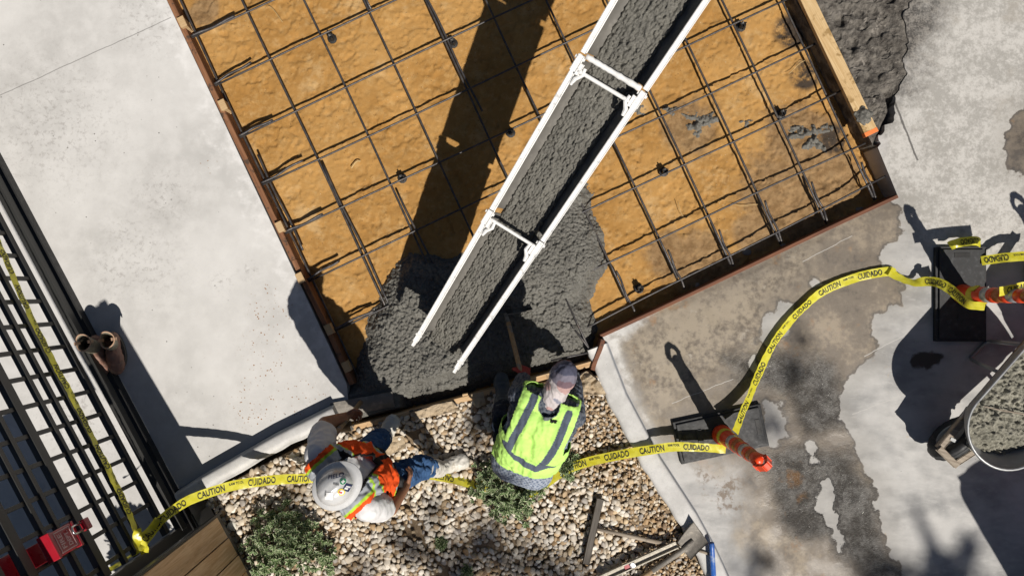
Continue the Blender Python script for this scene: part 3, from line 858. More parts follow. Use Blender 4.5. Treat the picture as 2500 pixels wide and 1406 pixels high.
def fc_z(x, y, d):
    h = -.165 + .155 * sstep(0, .20, d) ** .7 + .02 * sstep(.1, .5, d)
    p = PX(1075, 900); h = h + .075 * np.exp(-((x - p.x) ** 2 + (y - p.y) ** 2) / .20 ** 2)
    q = PX(1330, 650); h = h + .035 * np.exp(-((x - q.x) ** 2 + (y - q.y) ** 2) / .30 ** 2)
    q = PX(1230, 810); h = h - .03 * np.exp(-((x - q.x) ** 2 + (y - q.y) ** 2) / .14 ** 2)
    tr = sdp(x, y, [(1010, 935), (1130, 900), (1220, 880), (1230, 896), (1130, 922), (1020, 958)])
    h = h - .035 * sstep(-.02, .02, tr)
    ff = sdp(x, y, [(790, 965), (965, 940), (985, 1000), (800, 1050)])          # struck off by the placer
    k = sstep(-.02, .03, ff)
    return (h + lumps(x * 1.8, y * 1.8) * .75 * (.4 + .6 * sstep(0, .05, d))) * (1 - k) + k * (-.012 + .002 * fbm(x, y, .03, 2, 4))
V, F, _ = grid_region(poly, .0052, fc_z, skirt=-.2)
o = mesh_obj("fresh_concrete", V, F, M['wet_mix'], None, (0, 0, 0), smooth=True)
tag(o, "heap of dark grey fresh concrete spreading over the rebar below the chute", "fresh concrete")
SPL = [((1710, 296), .10, "grey concrete splash on the soil between the rods, right of the chute"), ((1985, 330), .12, "large grey concrete splash beside the muddy plank"), ((1556, 270), .055, "small grey concrete splash next to the chute's upper joint"),
       ((1640, 268), .05, "small grey concrete splash between the chute and the larger splash"), ((1822, 300), .04, "small grey concrete splash left of the rebar chair near the right end")]
for (q, r, lab) in SPL:
    c = PX(q[0], q[1], -.14)
    pts = []
    for k in range(40):
        a = k * 2 * math.pi / 40
        rad = r * (1 + .35 * math.sin(3 * a + q[0]) + .2 * math.sin(7 * a + q[1]) + .22 * rr.normal())
        pts.append((c.x + 1.3 * rad * math.cos(a), c.y + .8 * rad * math.sin(a)))
    V, F, _ = grid_region(np.array(pts), .008, lambda x, y, d: soil_z(x, y, d) - .008 + .012 * sstep(0, .03, d) + 1.25 * lumps(x * 1.8, y * 1.8, 3) * sstep(-.01, .03, d), skirt=-.2)
    tag(mesh_obj("concrete_splash", V, F, M['wet_mix'], None, c, smooth=True), lab, "concrete splash", "concrete splashes on the soil")
# the lump left on the plank
c = PX(2108, 283, .05)
pts = [(c.x + (.065 + .012 * math.sin(5 * a)) * math.cos(a), c.y + (.062 + .012 * math.sin(4 * a + 1)) * math.sin(a)) for a in np.linspace(0, 6.1, 30)]
V, F, _ = grid_region(np.array(pts), .007, lambda x, y, d: .046 + .03 * sstep(0, .03, d) + lumps(x, y, 6) * .8, skirt=.045)
tag(mesh_obj("concrete_lump", V, F, M['wet_mix'], None, c, smooth=True), "grey lump of concrete stuck on the muddy plank near its orange end", "concrete lump")

# ------------------------------------------------------------------ chute
L0, L1 = PX(1014, 834, .48), PX(1500, 0, 1.45)
R0, R1 = PX(1114, 899, .48), PX(1661, 95, 1.45)
def LR(t): return L0.lerp(L1, t) if t <= 1 else L0 + (L1 - L0) * t, R0 + (R1 - R0) * t
chute = thing("concrete_chute", PL(1140, 760, 0), "white-edged concrete truck chute in three hinged sections slanting down to the heap", "chute")
chute_d = .155
def frame(t):
    l, r = LR(t); c = (l + r) / 2; hw = (r - l) / 2
    ax = ((L1 + R1) - (L0 + R0)).normalized()
    dn = ax.cross(hw.normalized())
    if dn.z > 0: dn = -dn
    return l, r, c, hw, ax, dn
def trough(t0, t1, widen):
    V = []; F = []; n = 10; m = 20
    for side in (0, 1):
        for i in range(n + 1):
            t = t0 + (t1 - t0) * i / n
            l, r, c, hw, ax, dn = frame(t)
            s = widen + (.008 / hw.length if side else 0)
            for k in range(m + 1):
                a = math.pi * k / m
                V.append(c - hw * s * math.cos(a) + dn * ((chute_d + (.006 if side else 0)) * math.sin(a) ** .8))
    N = (n + 1) * (m + 1)
    for i in range(n):
        for k in range(m):
            q = [i * (m + 1) + k, i * (m + 1) + k + 1, (i + 1) * (m + 1) + k + 1, (i + 1) * (m + 1) + k]
            F.append(q); F.append([j + N for j in q][::-1])
    for i in (0, n):
        for k in range(m):
            F.append([i * (m + 1) + k, i * (m + 1) + k + 1, N + i * (m + 1) + k + 1, N + i * (m + 1) + k])
    return V, F
SEC = [(.03, .425, .97), (.44, .855, .97), (.872, 1.55, .97)]
for (t0, t1, wd) in SEC:
    V, F = trough(t0, t1, wd)
    s = mesh_obj("chute_section", V, F, M['trough'], chute, smooth=True)
    for sgn in (-1, 1):
        mb = MB()
        l, r, c, hw, ax, dn = frame(t0); l2, r2, c2, hw2, _, _ = frame(t1)
        a = l if sgn < 0 else r; b = l2 if sgn < 0 else r2
        mb.beam(a, b, hw, .027, .024, 0, .004)
        mb.beam(a + dn * .045 + hw.normalized() * sgn * .010, b + dn * .045 + hw.normalized() * sgn * .010, hw, .012, .07, 0, .002)
        mb.build("rim", M['white'], s)
def crossbar(t, r, lumpy, dz=.02):
    l, rr_, c, hw, ax, dn = frame(t)
    P = [l.lerp(rr_, f) - dn * dz for f in np.linspace(.06, .94, 22)]
    R = [r * (1 + (.35 * (random.random() - .3) if lumpy else 0)) for _ in P]
    return P, R
for (t, r, lump) in ((.868, .016, True), (.832, .012, False), (.418, .011, False)):
    P, R = crossbar(t, r, lump)
    MB().tube(P, R, 9).build("crossbar", M['white'], chute, smooth=True)
for t in (.858, .43):
    for sgn in (-1, 1):
        l, r, c, hw, ax, dn = frame(t)
        a = l if sgn < 0 else r; h = hw.normalized()
        mb = MB()
        mb.box(a - dn * .012 - ax * .03, ax * .045, h * .016, dn * .016, 0, .004)
        mb.box(a - dn * .02 + h * -sgn * .03 - ax * .055, ax * .03, h * .010, dn * .010, 0, .003)
        mb.tube([a - dn * .02 + h * (-sgn) * .055 - ax * .035, a - dn * .022 + h * (-sgn) * .06 - ax * .075, a - dn * .018 + h * (-sgn) * .035 - ax * .11, a - dn * .012 + h * (-sgn) * .030 - ax * .15], [.010, .012, .014, .009], 8)
        mb.tube([a - h * .03 - dn * .014 + ax * .0, a + h * .03 - dn * .014 + ax * .0], .010, 8)
        mb.build("latch", M['white'], chute)
for sgn in (-1, 1):
    l, r, c, hw, ax, dn = frame(.03)
    a = l if sgn < 0 else r; h = hw.normalized()
    mb = MB().box(a - ax * .02 - dn * .004, ax * .045, h * .014, dn * .012, 0, .003).box(a - ax * .075, ax * .03, h * .008, dn * .010, 0, .003)
    mb.tube([a - h * .022 - ax * .01 - dn * .012, a + h * .022 - ax * .01 - dn * .012], .009, 8)
    mb.build("hook", M['white'], chute)
# concrete lying in the chute
V = []; F = []; nt_, nw_ = 560, 72
for i in range(nt_ + 1):
    t = -.005 + 1.5 * i / nt_
    l, r, c, hw, ax, dn = frame(t)
    drop = .112 + (.055 * (1 - t / .06) if t < .06 else 0)
    for k in range(nw_ + 1):
        f = -1 + 2 * k / nw_
        V.append(c + hw * f * .74 + dn * (drop - .012 * (1 - f * f)))
V = np.array(V)
gx = np.repeat(np.arange(nt_ + 1), nw_ + 1) * (1.5 * (L1 - L0).length / nt_); gy = np.tile(np.linspace(-.2, .2, nw_ + 1), nt_ + 1)
edge = np.tile(sstep(1.0, .86, np.abs(np.linspace(-1, 1, nw_ + 1))), nt_ + 1)
dn_ = np.array(frame(.5)[5])
V = V - dn_ * ((lumps(gx * 2.1, gy * 2.1, 2) * .72 - .004) * (edge * .85 + .15))[:, None] + dn_ * ((1 - edge) * .02)[:, None]
for i in range(nt_):
    for k in range(nw_):
        a = i * (nw_ + 1) + k; F.append([a, a + 1, a + nw_ + 2, a + nw_ + 1])
tag(mesh_obj("concrete_stream", V, F, M['chute_mix'], None, PL(1250, 500, .9), smooth=True), "lumpy grey concrete sliding down inside the white-edged chute", "wet concrete")

# ------------------------------------------------------------------ gravel
def ico(sub):
    bm = bmesh.new(); bmesh.ops.create_icosphere(bm, subdivisions=sub, radius=1)
    bm.verts.index_update()
    V = np.array([v.co[:] for v in bm.verts]); F = np.array([[v.index for v in f.verts] for f in bm.faces]); bm.free()
    return V, F
IV, IF = ico(2)
def pebble_shapes(n):
    out = []
    for k in range(n):
        V = IV.copy()
        ex = np.random.default_rng(k + 50)
        pw = 2.0 + ex.random() * 1.2                                     # slightly blocky
        V = np.sign(V) * np.abs(V) ** (2 / pw)
        V *= np.array([1, .62 + .3 * ex.random(), .42 + .22 * ex.random()])
        for j in range(3):
            d = ex.normal(size=3); d /= np.linalg.norm(d)
            h = V @ d; c = .45 + .25 * ex.random()
            V -= np.outer(np.maximum(h - c * np.abs(h).max(), 0) * .8, d)
        V[:, 0] += .12 * V[:, 1] * ex.normal()
        out.append(V)
    return out
PEB = pebble_shapes(16)
gp = px_poly(GRAVEL); ggx = np.random.default_rng(11)
brown = px_poly([(1395, 940), (1480, 940), (1560, 1080), (1650, 1250), (1700, 1350), (1740, 1480), (1500, 1480), (1560, 1340), (1520, 1230), (1440, 1170), (1400, 1080)])
bare = [(965, 1085, 26), (1010, 1060, 20), (930, 1085, 22), (1010, 1290, 26), (1250, 1000, 22), (1200, 1330, 24), (1080, 1390, 30), (950, 1240, 24)]
pts = []
for layer, pitch in ((0, .037), (1, .040), (2, .025)):
    x0, y0 = gp.min(0); x1, y1 = gp.max(0)
    xs = np.arange(x0, x1, pitch); ys = np.arange(y0, y1, pitch)
    g = np.stack(np.meshgrid(xs, ys), -1).reshape(-1, 2) + ggx.uniform(-.55, .55, (len(xs) * len(ys), 2)) * pitch
    sdv = poly_sd(g[:, 0], g[:, 1], gp)[0]; br = poly_sd(g[:, 0], g[:, 1], brown)[0] + .10 * fbm(g[:, 0], g[:, 1], .15, 3, 41)
    keep = sdv > .004
    if layer == 2: keep &= br > -.02
    else: keep &= (ggx.random(len(g)) < np.where(br > 0, .55, .95))
    g = g[keep]; br = br[keep]
    bm_ = gauss(g[:, 0], g[:, 1], bare)
    k2 = ggx.random(len(g)) > bm_ * (1.15 if layer else .8)
    pts.append(np.column_stack([g[k2], br[k2], np.full(k2.sum(), layer)]))
pts = np.vstack(pts)
PAL = np.array([(.61, .555, .475), (.56, .49, .39), (.48, .40, .30), (.40, .29, .175), (.36, .235, .12), (.33, .305, .28), (.65, .61, .545), (.27, .185, .115), (.47, .43, .37), (.52, .40, .25)])
PW = np.array([.21, .19, .12, .07, .04, .08, .18, .03, .05, .03])
PB = np.array([.05, .10, .16, .20, .16, .08, .03, .12, .04, .06])
VV = []; FF = []; CC = []; off = 0
for (x, y, br, ly) in pts:
    isb = br > 0
    a = (.0100 + .0075 * ggx.random()) if isb and ly != 1 else (.0160 + .0145 * ggx.random() ** 1.4)
    if isb and ly == 1: a *= .9
    if ggx.random() < .03: a *= 1.35
    V = PEB[ggx.integers(16)] * a
    ax = ggx.normal(0, .38, 2); az = ggx.random() * 6.283
    R = np.array(Matrix.Rotation(az, 3, 'Z') @ Matrix.Rotation(ax[0], 3, 'X') @ Matrix.Rotation(ax[1], 3, 'Y'))
    zb = .005 + .02 * math.sin(x * 6) * math.cos(y * 7) * .4 + (.010 if ly == 0 else .020 if ly == 1 else .013) + .006 * ggx.random()
    VV.append(V @ R.T + np.array([x, y, zb])); FF.append(IF + off); off += len(V)
    c = PAL[ggx.choice(10, p=(PB / PB.sum() if isb else PW / PW.sum()))] * (1 + ggx.normal(0, .10))
    CC.append(np.tile(np.clip(c, .03, .75), (len(V), 1)))
o = mesh_obj("gravel", np.vstack(VV), np.vstack(FF), M['pebble'], origin=(0, 0, 0), smooth=True, col=np.vstack(CC))
tag(o, "bed of cream and tan river pebbles round the workers' feet", "gravel", kind="stuff")

# ------------------------------------------------------------------ shrubs
def shrub(name, spots, label, nros, seed, zc=.03, hgt=.24):
    r = np.random.default_rng(seed)
    base = PX(spots[0][0], spots[0][1], zc)
    root = thing(name, base, label, "shrub", None)
    V = []; F = []; Cc = []; stems = MB()
    tot = sum(s[2] ** 2 for s in spots)
    for (px, py, rad) in spots:
        c = PX(px, py, zc + hgt * .5); R = rad * S
        for k in range(int(nros * rad * rad / tot)):
            a = r.random() * 6.283; q = math.sqrt(r.random())
            ragged = 1 + .34 * math.sin(3 * a + px) + .22 * math.sin(7 * a + py)
            x = c.x + R * q * ragged * math.cos(a); y = c.y + R * q * ragged * math.sin(a)
            top = zc + hgt * (1 - .75 * q * q) * (.55 + .5 * r.random()) * min(1, R / .16 + .3)
            out = Vector((math.cos(a) * q * .7 + r.normal() * .3, math.sin(a) * q * .7 + r.normal() * .3, .8)).normalized()
            if k % 3 == 0: stems.tube([(c.x + (x - c.x) * .3, c.y + (y - c.y) * .3, zc - .02), ((x + c.x) / 2, (y + c.y) / 2, top * .55), (x, y, top)], [.004, .003, .002], 5)
            sx = out.cross(Vector((.3, .2, 1))).normalized(); sy = out.cross(sx)
            size = (.017 + .012 * r.random())
            nl = r.integers(6, 10)
            for j in range(nl):
                b = 6.283 * j / nl * 1.9 + r.random() * .8
                el = .15 + .75 * (j / nl)
                d = (sx * math.cos(b) + sy * math.sin(b)) * math.cos(el) + out * math.sin(el)
                d.normalize(); wv = d.cross(out).normalized(); up = wv.cross(d)
                p0 = Vector((x, y, top)) + out * (.008 * j / nl) - out * .012 * (1 - j / nl)
                Ln = size * (1.25 - .5 * j / nl) * 1.25; wd = Ln * .62
                ring = []
                for (u, ww, lift) in ((0, .10, 0), (.25, .75, .10), (.6, 1.0, .16), (.88, .62, .10), (1.0, .0, .0)):
                    ring.append((u, ww, lift))
                n0 = len(V)
                g = np.array((.085, .150, .050)) * (1 + .5 * r.normal() * .4); g = np.clip(g, .02, .25)
                cr = np.array((.74, .77, .52)) * (.8 + .3 * r.random())
                # centre line then both edges: green heart, cream margin
                for (u, ww, lift) in ring:
                    ctr = p0 + d * Ln * u - up * (.10 * Ln * math.sin(u * 3.14))
                    V.append(ctr); Cc.append(g if u < .9 else cr)
                    for sgn in (-1, 1):
                        V.append(ctr + wv * wd * .5 * ww * .52 * sgn + up * Ln * lift * .6); Cc.append(g * 1.1)
                        V.append(ctr + wv * wd * .5 * ww * sgn + up * Ln * lift); Cc.append(cr)
                for i in range(4):
                    A0 = n0 + i * 5; B0 = A0 + 5
                    F.append([A0, B0, B0 + 1, A0 + 1]); F.append([A0 + 1, B0 + 1, B0 + 2, A0 + 2])
                    F.append([A0, A0 + 3, B0 + 3, B0]); F.append([A0 + 3, A0 + 4, B0 + 4, B0 + 3])
    mesh_obj("foliage", V, F, M['leaf'], root, col=np.array(Cc))
    stems.build("stem", M['bark'], root)
    return root
shrub("variegated_shrub", [(700, 1310, 66), (745, 1330, 52), (655, 1290, 46), (690, 1370, 48), (620, 1335, 28), (640, 1380, 36), (770, 1370, 36)], "variegated shrub with cream-edged leaves growing in the gravel by the wooden wall", 330, 5, hgt=.26)
shrub("variegated_shrub", [(1245, 1190, 58), (1200, 1165, 40), (1275, 1225, 40), (1185, 1200, 34), (1240, 1240, 36), (1310, 1190, 30)], "variegated shrub half hidden under the lime-vested worker's back", 240, 6, hgt=.20)
shrub("variegated_shrub", [(1382, 1140, 24), (1400, 1128, 14)], "small variegated tuft beside the tape at the lime vest's hem", 60, 8, hgt=.12)
shrub("weed", [(1076, 1329, 12)], "small bright green weed alone in the gravel below the workers", 16, 9, hgt=.05)
shrub("weed", [(1140, 1398, 13)], "small weed in the gravel at the bottom edge of the photo", 14, 10, hgt=.05)

# ------------------------------------------------------------------ caution tape
def catmull(P, n):
    P = [Vector(p) for p in P]
    Q = [P[0] * 2 - P[1]] + P + [P[-1] * 2 - P[-2]]
    out = []
    for i in range(1, len(Q) - 2):
        p0, p1, p2, p3 = Q[i - 1:i + 3]
        for k in range(n):
            t = k / n
            out.append(.5 * ((2 * p1) + (p2 - p0) * t + (2 * p0 - 5 * p1 + 4 * p2 - p3) * t * t + (3 * p1 - p0 - 3 * p2 + p3) * t ** 3))
    out.append(P[-1])
    return out
_txt = {}
def text_mesh(s, size=1.0, bold=.02):
    if s not in _txt:
        cu = bpy.data.curves.new("lettering", 'FONT'); cu.body = s; cu.size = 1; cu.offset = bold; cu.align_x = 'CENTER'; cu.align_y = 'CENTER'; cu.resolution_u = 3
        ob = bpy.data.objects.new("lettering", cu); COL.objects.link(ob)
        dg = bpy.context.evaluated_depsgraph_get()
        me = bpy.data.meshes.new_from_object(ob.evaluated_get(dg))
        bm = bmesh.new(); bm.from_mesh(me)
        bmesh.ops.triangulate(bm, faces=bm.faces); bmesh.ops.subdivide_edges(bm, edges=[e for e in bm.edges if e.calc_length() > .25], cuts=2)
        bmesh.ops.triangulate(bm, faces=bm.faces); bm.verts.index_update()
        V = np.array([v.co[:] for v in bm.verts]); F = [[v.index for v in f.verts] for f in bm.faces]
        bm.free(); bpy.data.objects.remove(ob); bpy.data.curves.remove(cu); bpy.data.meshes.remove(me)
        # centre on the ink itself
        V[:, 1] -= (V[:, 1].max() + V[:, 1].min()) / 2
        _txt[s] = (V, F)
    return _txt[s]
def tape(pts, faces, label, words=True, start=.10, flip=False, mirror=False, width=.067, n=10, group="lengths of caution tape", pattern=None, under=False):
    """pts: 3D points; faces: the direction the film faces at each point"""
    C = catmull(pts, n); N = catmull([Vector(f).normalized() for f in faces], n)
    L = [0.0]
    for a, b in zip(C[:-1], C[1:]): L.append(L[-1] + (b - a).length)
    fr = []
    for i, c in enumerate(C):
        t = (C[min(i + 1, len(C) - 1)] - C[max(i - 1, 0)]).normalized()
        nn = (N[i] - t * N[i].dot(t)).normalized(); wv = nn.cross(t)
        fr.append((c, t, nn, wv))
    V = []; F = []
    for i, (c, t, nn, wv) in enumerate(fr):
        for k, f in enumerate((-1, -.35, .35, 1)):
            cr = .0030 * math.sin(L[i] * 27 + k * 2.1) * math.sin(L[i] * 5.3) + .0022 * math.sin(L[i] * 93 + k * 1.7)
            V.append(c + wv * f * width / 2 + nn * cr)
    for i in range(len(fr) - 1):
        for k in range(3): F.append([i * 4 + k, i * 4 + k + 1, (i + 1) * 4 + k + 1, (i + 1) * 4 + k])
    root = thing("caution_tape", C[len(C) // 2], label, "caution tape", group)
    mesh_obj("film", V, F, M['tape'], root, smooth=True)
    def at(s):
        s = min(max(s, 0), L[-1] - 1e-4)
        j = int(np.searchsorted(L, s, side='right')) - 1; j = min(j, len(fr) - 2)
        f = (s - L[j]) / max(L[j + 1] - L[j], 1e-9)
        a, b = fr[j], fr[j + 1]
        return [a[q].lerp(b[q], f) for q in range(4)]
    if words:
        s = start; i = 0
        seq = pattern or [("CAUTION", .175, .044), ("RAM TOOL", .095, .016), ("CUIDADO", .180, .044), ("", .05, 0)]
        while s < L[-1] - .05:
            wd, ln, ht = seq[i % len(seq)]
            if not wd:
                s += ln; i += 1; continue
            tv, tf = text_mesh(wd)
            wx = tv[:, 0].max() - tv[:, 0].min(); hy = tv[:, 1].max() - tv[:, 1].min()
            if s + ln < L[-1] - .01:
                TV = []; TF = []
                for sg in (1, -1):
                    n0 = len(TV)
                    for v in tv:
                        x = v[0] / wx * ln; y = v[1] / hy * ht
                        if flip: x, y = -x, -y
                        if mirror: x = -x
                        c, t, nn, wv = at(s + ln / 2 + x)
                        TV.append(c + wv * (y + (.012 if ht < .02 else 0)) + nn * (.0032 * sg))
                    TF += [[a + n0 for a in f] for f in tf]
                mesh_obj("lettering", TV, TF, M['ink'], root)
            s += ln + .028; i += 1
    return root
UPV = (0, 0, 1)
tape([PX(338, 1322, .70), PX(372, 1290, .70), PX(415, 1250, .64), PX(470, 1217, .54), PX(560, 1187, .42), PX(640, 1174, .33), PX(700, 1169, .26), PX(755, 1167, .18), PX(830, 1160, .09), PX(950, 1150, .06), PX(1020, 1153, .07)],
     [(.1, -.5, .8), (.35, -.45, .75), (.2, -.35, .9), (0, -.1, 1), UPV, (0, .12, 1), (0, .15, 1), UPV, UPV, UPV, (0, .2, 1)], "caution tape running from the black gate to the worker in the hard hat", start=.19, pattern=[("CUIDADO", .18, .044), ("", .05, 0), ("CAUTION", .175, .044), ("RAM TOOL", .095, .016)])
tape([PX(1010, 1152, .08), PX(1060, 1160, .07), PX(1110, 1171, .06), PX(1180, 1186, .06), PX(1230, 1196, .07)], [(0, .3, 1), (0, .5, .8), (0, .7, .7), (0, .4, .9), UPV],
     "short stretch of caution tape between the white rubber boot and the shrub", flip=True, start=.12)
tape([PX(1290, 1205, .10), PX(1325, 1184, .09), PX(1380, 1147, .08), PX(1440, 1126, .08), PX(1530, 1107, .10), PX(1600, 1096, .13), PX(1650, 1090, .14), PX(1710, 1092, .16), PX(1772, 1096, .18)],
     [(0, .6, .7), (0, .5, .8), (0, .3, .9), (0, .25, 1), (0, .2, 1), (0, .1, 1), UPV, (0, -.3, 1), (0, -.3, .9)], "caution tape from the lime-vested worker to the nearer orange delineator", start=.30, pattern=[("CAUTION", .175, .044), ("RAM TOOL", .08, .016), ("CUIDADO", .18, .044), ("", .05, 0)])
tape([PX(1795, 1055, .20), PX(1812, 1010, .13), PX(1835, 955, .07), PX(1858, 900, .04), PX(1885, 845, .034), PX(1920, 795, .032), PX(1965, 748, .030), PX(2012, 710, .030), PX(2090, 678, .026), PX(2165, 663, .030), PX(2185, 668, .034)],
     [(.5, .1, .8), (.5, 0, .8), (.45, -.1, .8), (.3, -.1, .9), (.4, -.2, .8), (.25, -.2, .9), (.35, -.3, .8), (.1, -.25, .9), (0, -.1, 1), UPV, (.1, .2, 1)],
     "long curved caution tape between the two orange delineators, on the stained pavement", start=.08, pattern=[("CAUTION", .175, .042), ("RAM TOOL", .08, .014), ("CUIDADO", .18, .042), ("", .05, 0)])
tape([PX(2172, 664, .055), PX(2200, 680, .06), PX(2232, 690, .07), PX(2262, 687, .10), PX(2290, 690, .17), PX(2318, 705, .23), PX(2345, 728, .30), PX(2368, 744, .36), PX(2405, 748, .40)],
     [(-.3, .3, .9), (.1, .5, .8), (0, .6, .7), UPV, (0, -.2, 1), (-.3, -.3, .9), (-.5, -.4, .8), (0, -.5, .8), (0, -.5, .8)], "twisted end of caution tape wrapped round the delineator on the right", start=.26, pattern=[("CUIDADO", .15, .040), ("CAUTION", .15, .040)])
tape([PX(2396, 637, .06), PX(2430, 632, .10), PX(2465, 628, .16), PX(2520, 626, .22), PX(2600, 640, .3)], [(0, .2, 1), UPV, UPV, UPV, UPV], "caution tape leaving the right photo edge above the delineator", flip=True, start=.02, pattern=[("CUIDADO", .15, .044), ("RAM TOOL", .07, .014), ("CAUTION", .15, .044)])
tape([PX(2440, 712, .62), PX(2475, 705, .62), PX(2510, 698, .62), PX(2600, 690, .62)], [(0, -.4, 1)] * 4, "end of caution tape behind the delineator's upper bands at the right photo edge", start=.05, pattern=[("CUIDADO", .16, .044)])
tape([PX(2318, 601, .09), PX(2332, 595, .10), PX(2355, 590, .10), PX(2382, 588, .09), PX(2394, 594, .07)], [(-.5, .3, .6), (-.2, -.3, .9), (0, .3, 1), (0, .1, 1), (.6, 0, .5)], "crumpled scrap of caution tape at the top edge of the right rubber base", start=.08, flip=True, pattern=[("CUIDADO", .14, .04)])

# ------------------------------------------------------------------ black lattice gate, post and wooden wall
FN = Vector((.883, .469, 0)).normalized()           # from the gate towards the camera's foot
FT = Vector((.469, -.883, 0)).normalized()          # along the gate, towards the wooden wall
FO = PX(393.5, 1158)                                # point of the gate line nearest the camera's foot
def FP(s, z, off=0.0): return FO + FT * (s * S) + FN * off + Vector((0, 0, z))
gate = thing("lattice_gate", FP(-300, 0), "black metal lattice gate with square bars beside the left slab", "gate")
mb = MB(); s0, s1 = -1650, 128
rails = [(.250, .045, .040), (.545, .034, .032), (.678, .034, .032), (.813, .034, .032), (1.01, .070, .040), (1.215, .034, .032), (1.34, .034, .032), (1.54, .070, .040), (1.745, .034, .032), (1.875, .034, .032), (2.07, .070, .040)]
for (z, h, d) in rails:
    mb.box((FP(s0, z + h / 2, -d / 2) + FP(s1, z + h / 2, -d / 2)) / 2, FT * (s1 - s0) * S / 2, FN * d / 2, (0, 0, h / 2), 0, .003)
k = 0
s = s1 - 22
while s > s0:
    mb.box(FP(s, 1.18, -.021), FT * .0135, FN * .010, (0, 0, .93), 0, .002)
    s -= 59; k += 1
nV = len(mb.V); fl = [1.0 if (Vector(v) - FP(60, 0.9)).length < .75 else 0.0 for v in mb.V]
mb.build("lattice", M['gate'], gate)
g = MB()
for (z, h, off, d) in ((.14, .072, .020, .05),):
    g.box((FP(s0, z, off) + FP(s1 + 12, z, off)) / 2, FT * (s1 + 12 - s0) * S / 2, FN * d / 2, (0, 0, h / 2), 0, .004)
g.build("bottom_rail", M['gate'], gate)
tr = MB()
tr.box((FP(s0, .02, .010) + FP(s1 + 30, .02, .010)) / 2, FT * (s1 + 30 - s0) * S / 2, FN * .040, (0, 0, .022), 0, .003)
tr.box((FP(s0, .035, .058) + FP(s1 + 30, .035, .058)) / 2, FT * (s1 + 30 - s0) * S / 2, FN * .006, (0, 0, .036), 0, .002)
tag(tr.build("gate_track", M['black_iron'], None, FP(-300, 0)), "black steel track on the ground under the lattice gate", "gate track")
gp_ = MB().box(FP(143, 1.05, -.005), FT * .036, FN * .045, (0, 0, 1.07), 0, .004).box(FP(143, .02, -.005), FT * .07, FN * .08, (0, 0, .006), 0, .002)
tag(gp_.build("gate_post", M['gate'], None, FP(143, 0)), "black square gate post between the lattice gate and the wooden wall", "post")

wall = thing("wooden_wall", FP(300, 0, .2), "wall clad in brown vertical cedar boards at the lower left", "wall")
d0 = (970 - 864) * S; d1 = (970 - 926) * S
wb = MB(); battr = []
s = 150; i = 0
widths = [56, 47, 42, 45, 44, 46, 43, 45, 44, 46, 42, 45]
for wd in widths:
    lean = .002 * ((i * 7) % 5 - 2)
    n0 = len(wb.V)
    wb.box(FP(s + wd / 2 - .8, 1.31, d0 - .011 + lean), FT * (wd - 2.6) * S / 2, FN * .011, (0, 0, 1.11), 0, .003)
    battr += [i * .83 % 9.0] * (len(wb.V) - n0)
    s += wd; i += 1
wb.build("cladding", M['cedar'], wall, attrs={"board": battr})
sT = s
MB().box(FP((150 + sT) / 2, 1.27, (d0 - .026 + d1) / 2), FT * (sT - 150) * S / 2, FN * (d0 - .026 - d1) / 2, (0, 0, 1.16), 0, .003).box(FP(150 - 3, 1.27, d0 - .03), FT * .008, FN * .030, (0, 0, 1.155), 0, .002).build("wall_frame", M['gate'], wall)
MB().box(FP((150 + sT) / 2, .05, (d0 - .07 + d1) / 2), FT * (sT - 160) * S / 2, FN * (d0 - .08 - d1) / 2, (0, 0, .16), 0, .003).build("footing", M['curb'], wall)

# tape along the gate and its knot
gpts = []; gf = []
for (px, py) in [(-60, 470), (0, 600), (60, 740), (130, 882), (180, 975), (225, 1065), (270, 1155), (310, 1240), (338, 1312)]:
    dist = 774 - .883 * px + .469 * py
    z = H * (1 - 958 / dist)
    gpts.append(PX(px, py, z) ); gf.append((.883, .469, .05 + .10 * math.sin(px * .05)))
tape(gpts, gf, "taut caution tape stretched along the black lattice gate", start=.12, flip=True, width=.058, pattern=[("CAUTION", .175, .044), ("RAM TOOL", .09, .016), ("CUIDADO", .18, .044), ("", .06, 0)])
kz = .70
kn = PX(342, 1330, kz)
tape([kn, PX(360, 1308, kz), PX(385, 1275, kz - .02), PX(392, 1264, kz - .02), PX(384, 1262, kz - .04)], [(.5, .4, .5)] * 5, "loose tail of caution tape standing up from the knot on the gate", start=.04, pattern=[("CAUTION", .17, .044)])
tape([PX(336, 1290, kz + .03), PX(334, 1312, kz + .02), kn + Vector((.0, .0, .02)), PX(352, 1338, kz), PX(354, 1362, kz - .03)], [(.8, .1, .5), (.3, -.3, .8), (.8, .4, .2), (.3, .6, .7), (.9, 0, .4)], "crumpled knot of caution tape tied round the gate bars", words=False, width=.05)
tape([PX(352, 1336, kz), PX(325, 1352, kz), PX(290, 1376, kz - .02), PX(262, 1394, kz - .02)], [(.5, .7, .3)] * 4, "tail of caution tape hanging along the gate post", words=False, width=.04)

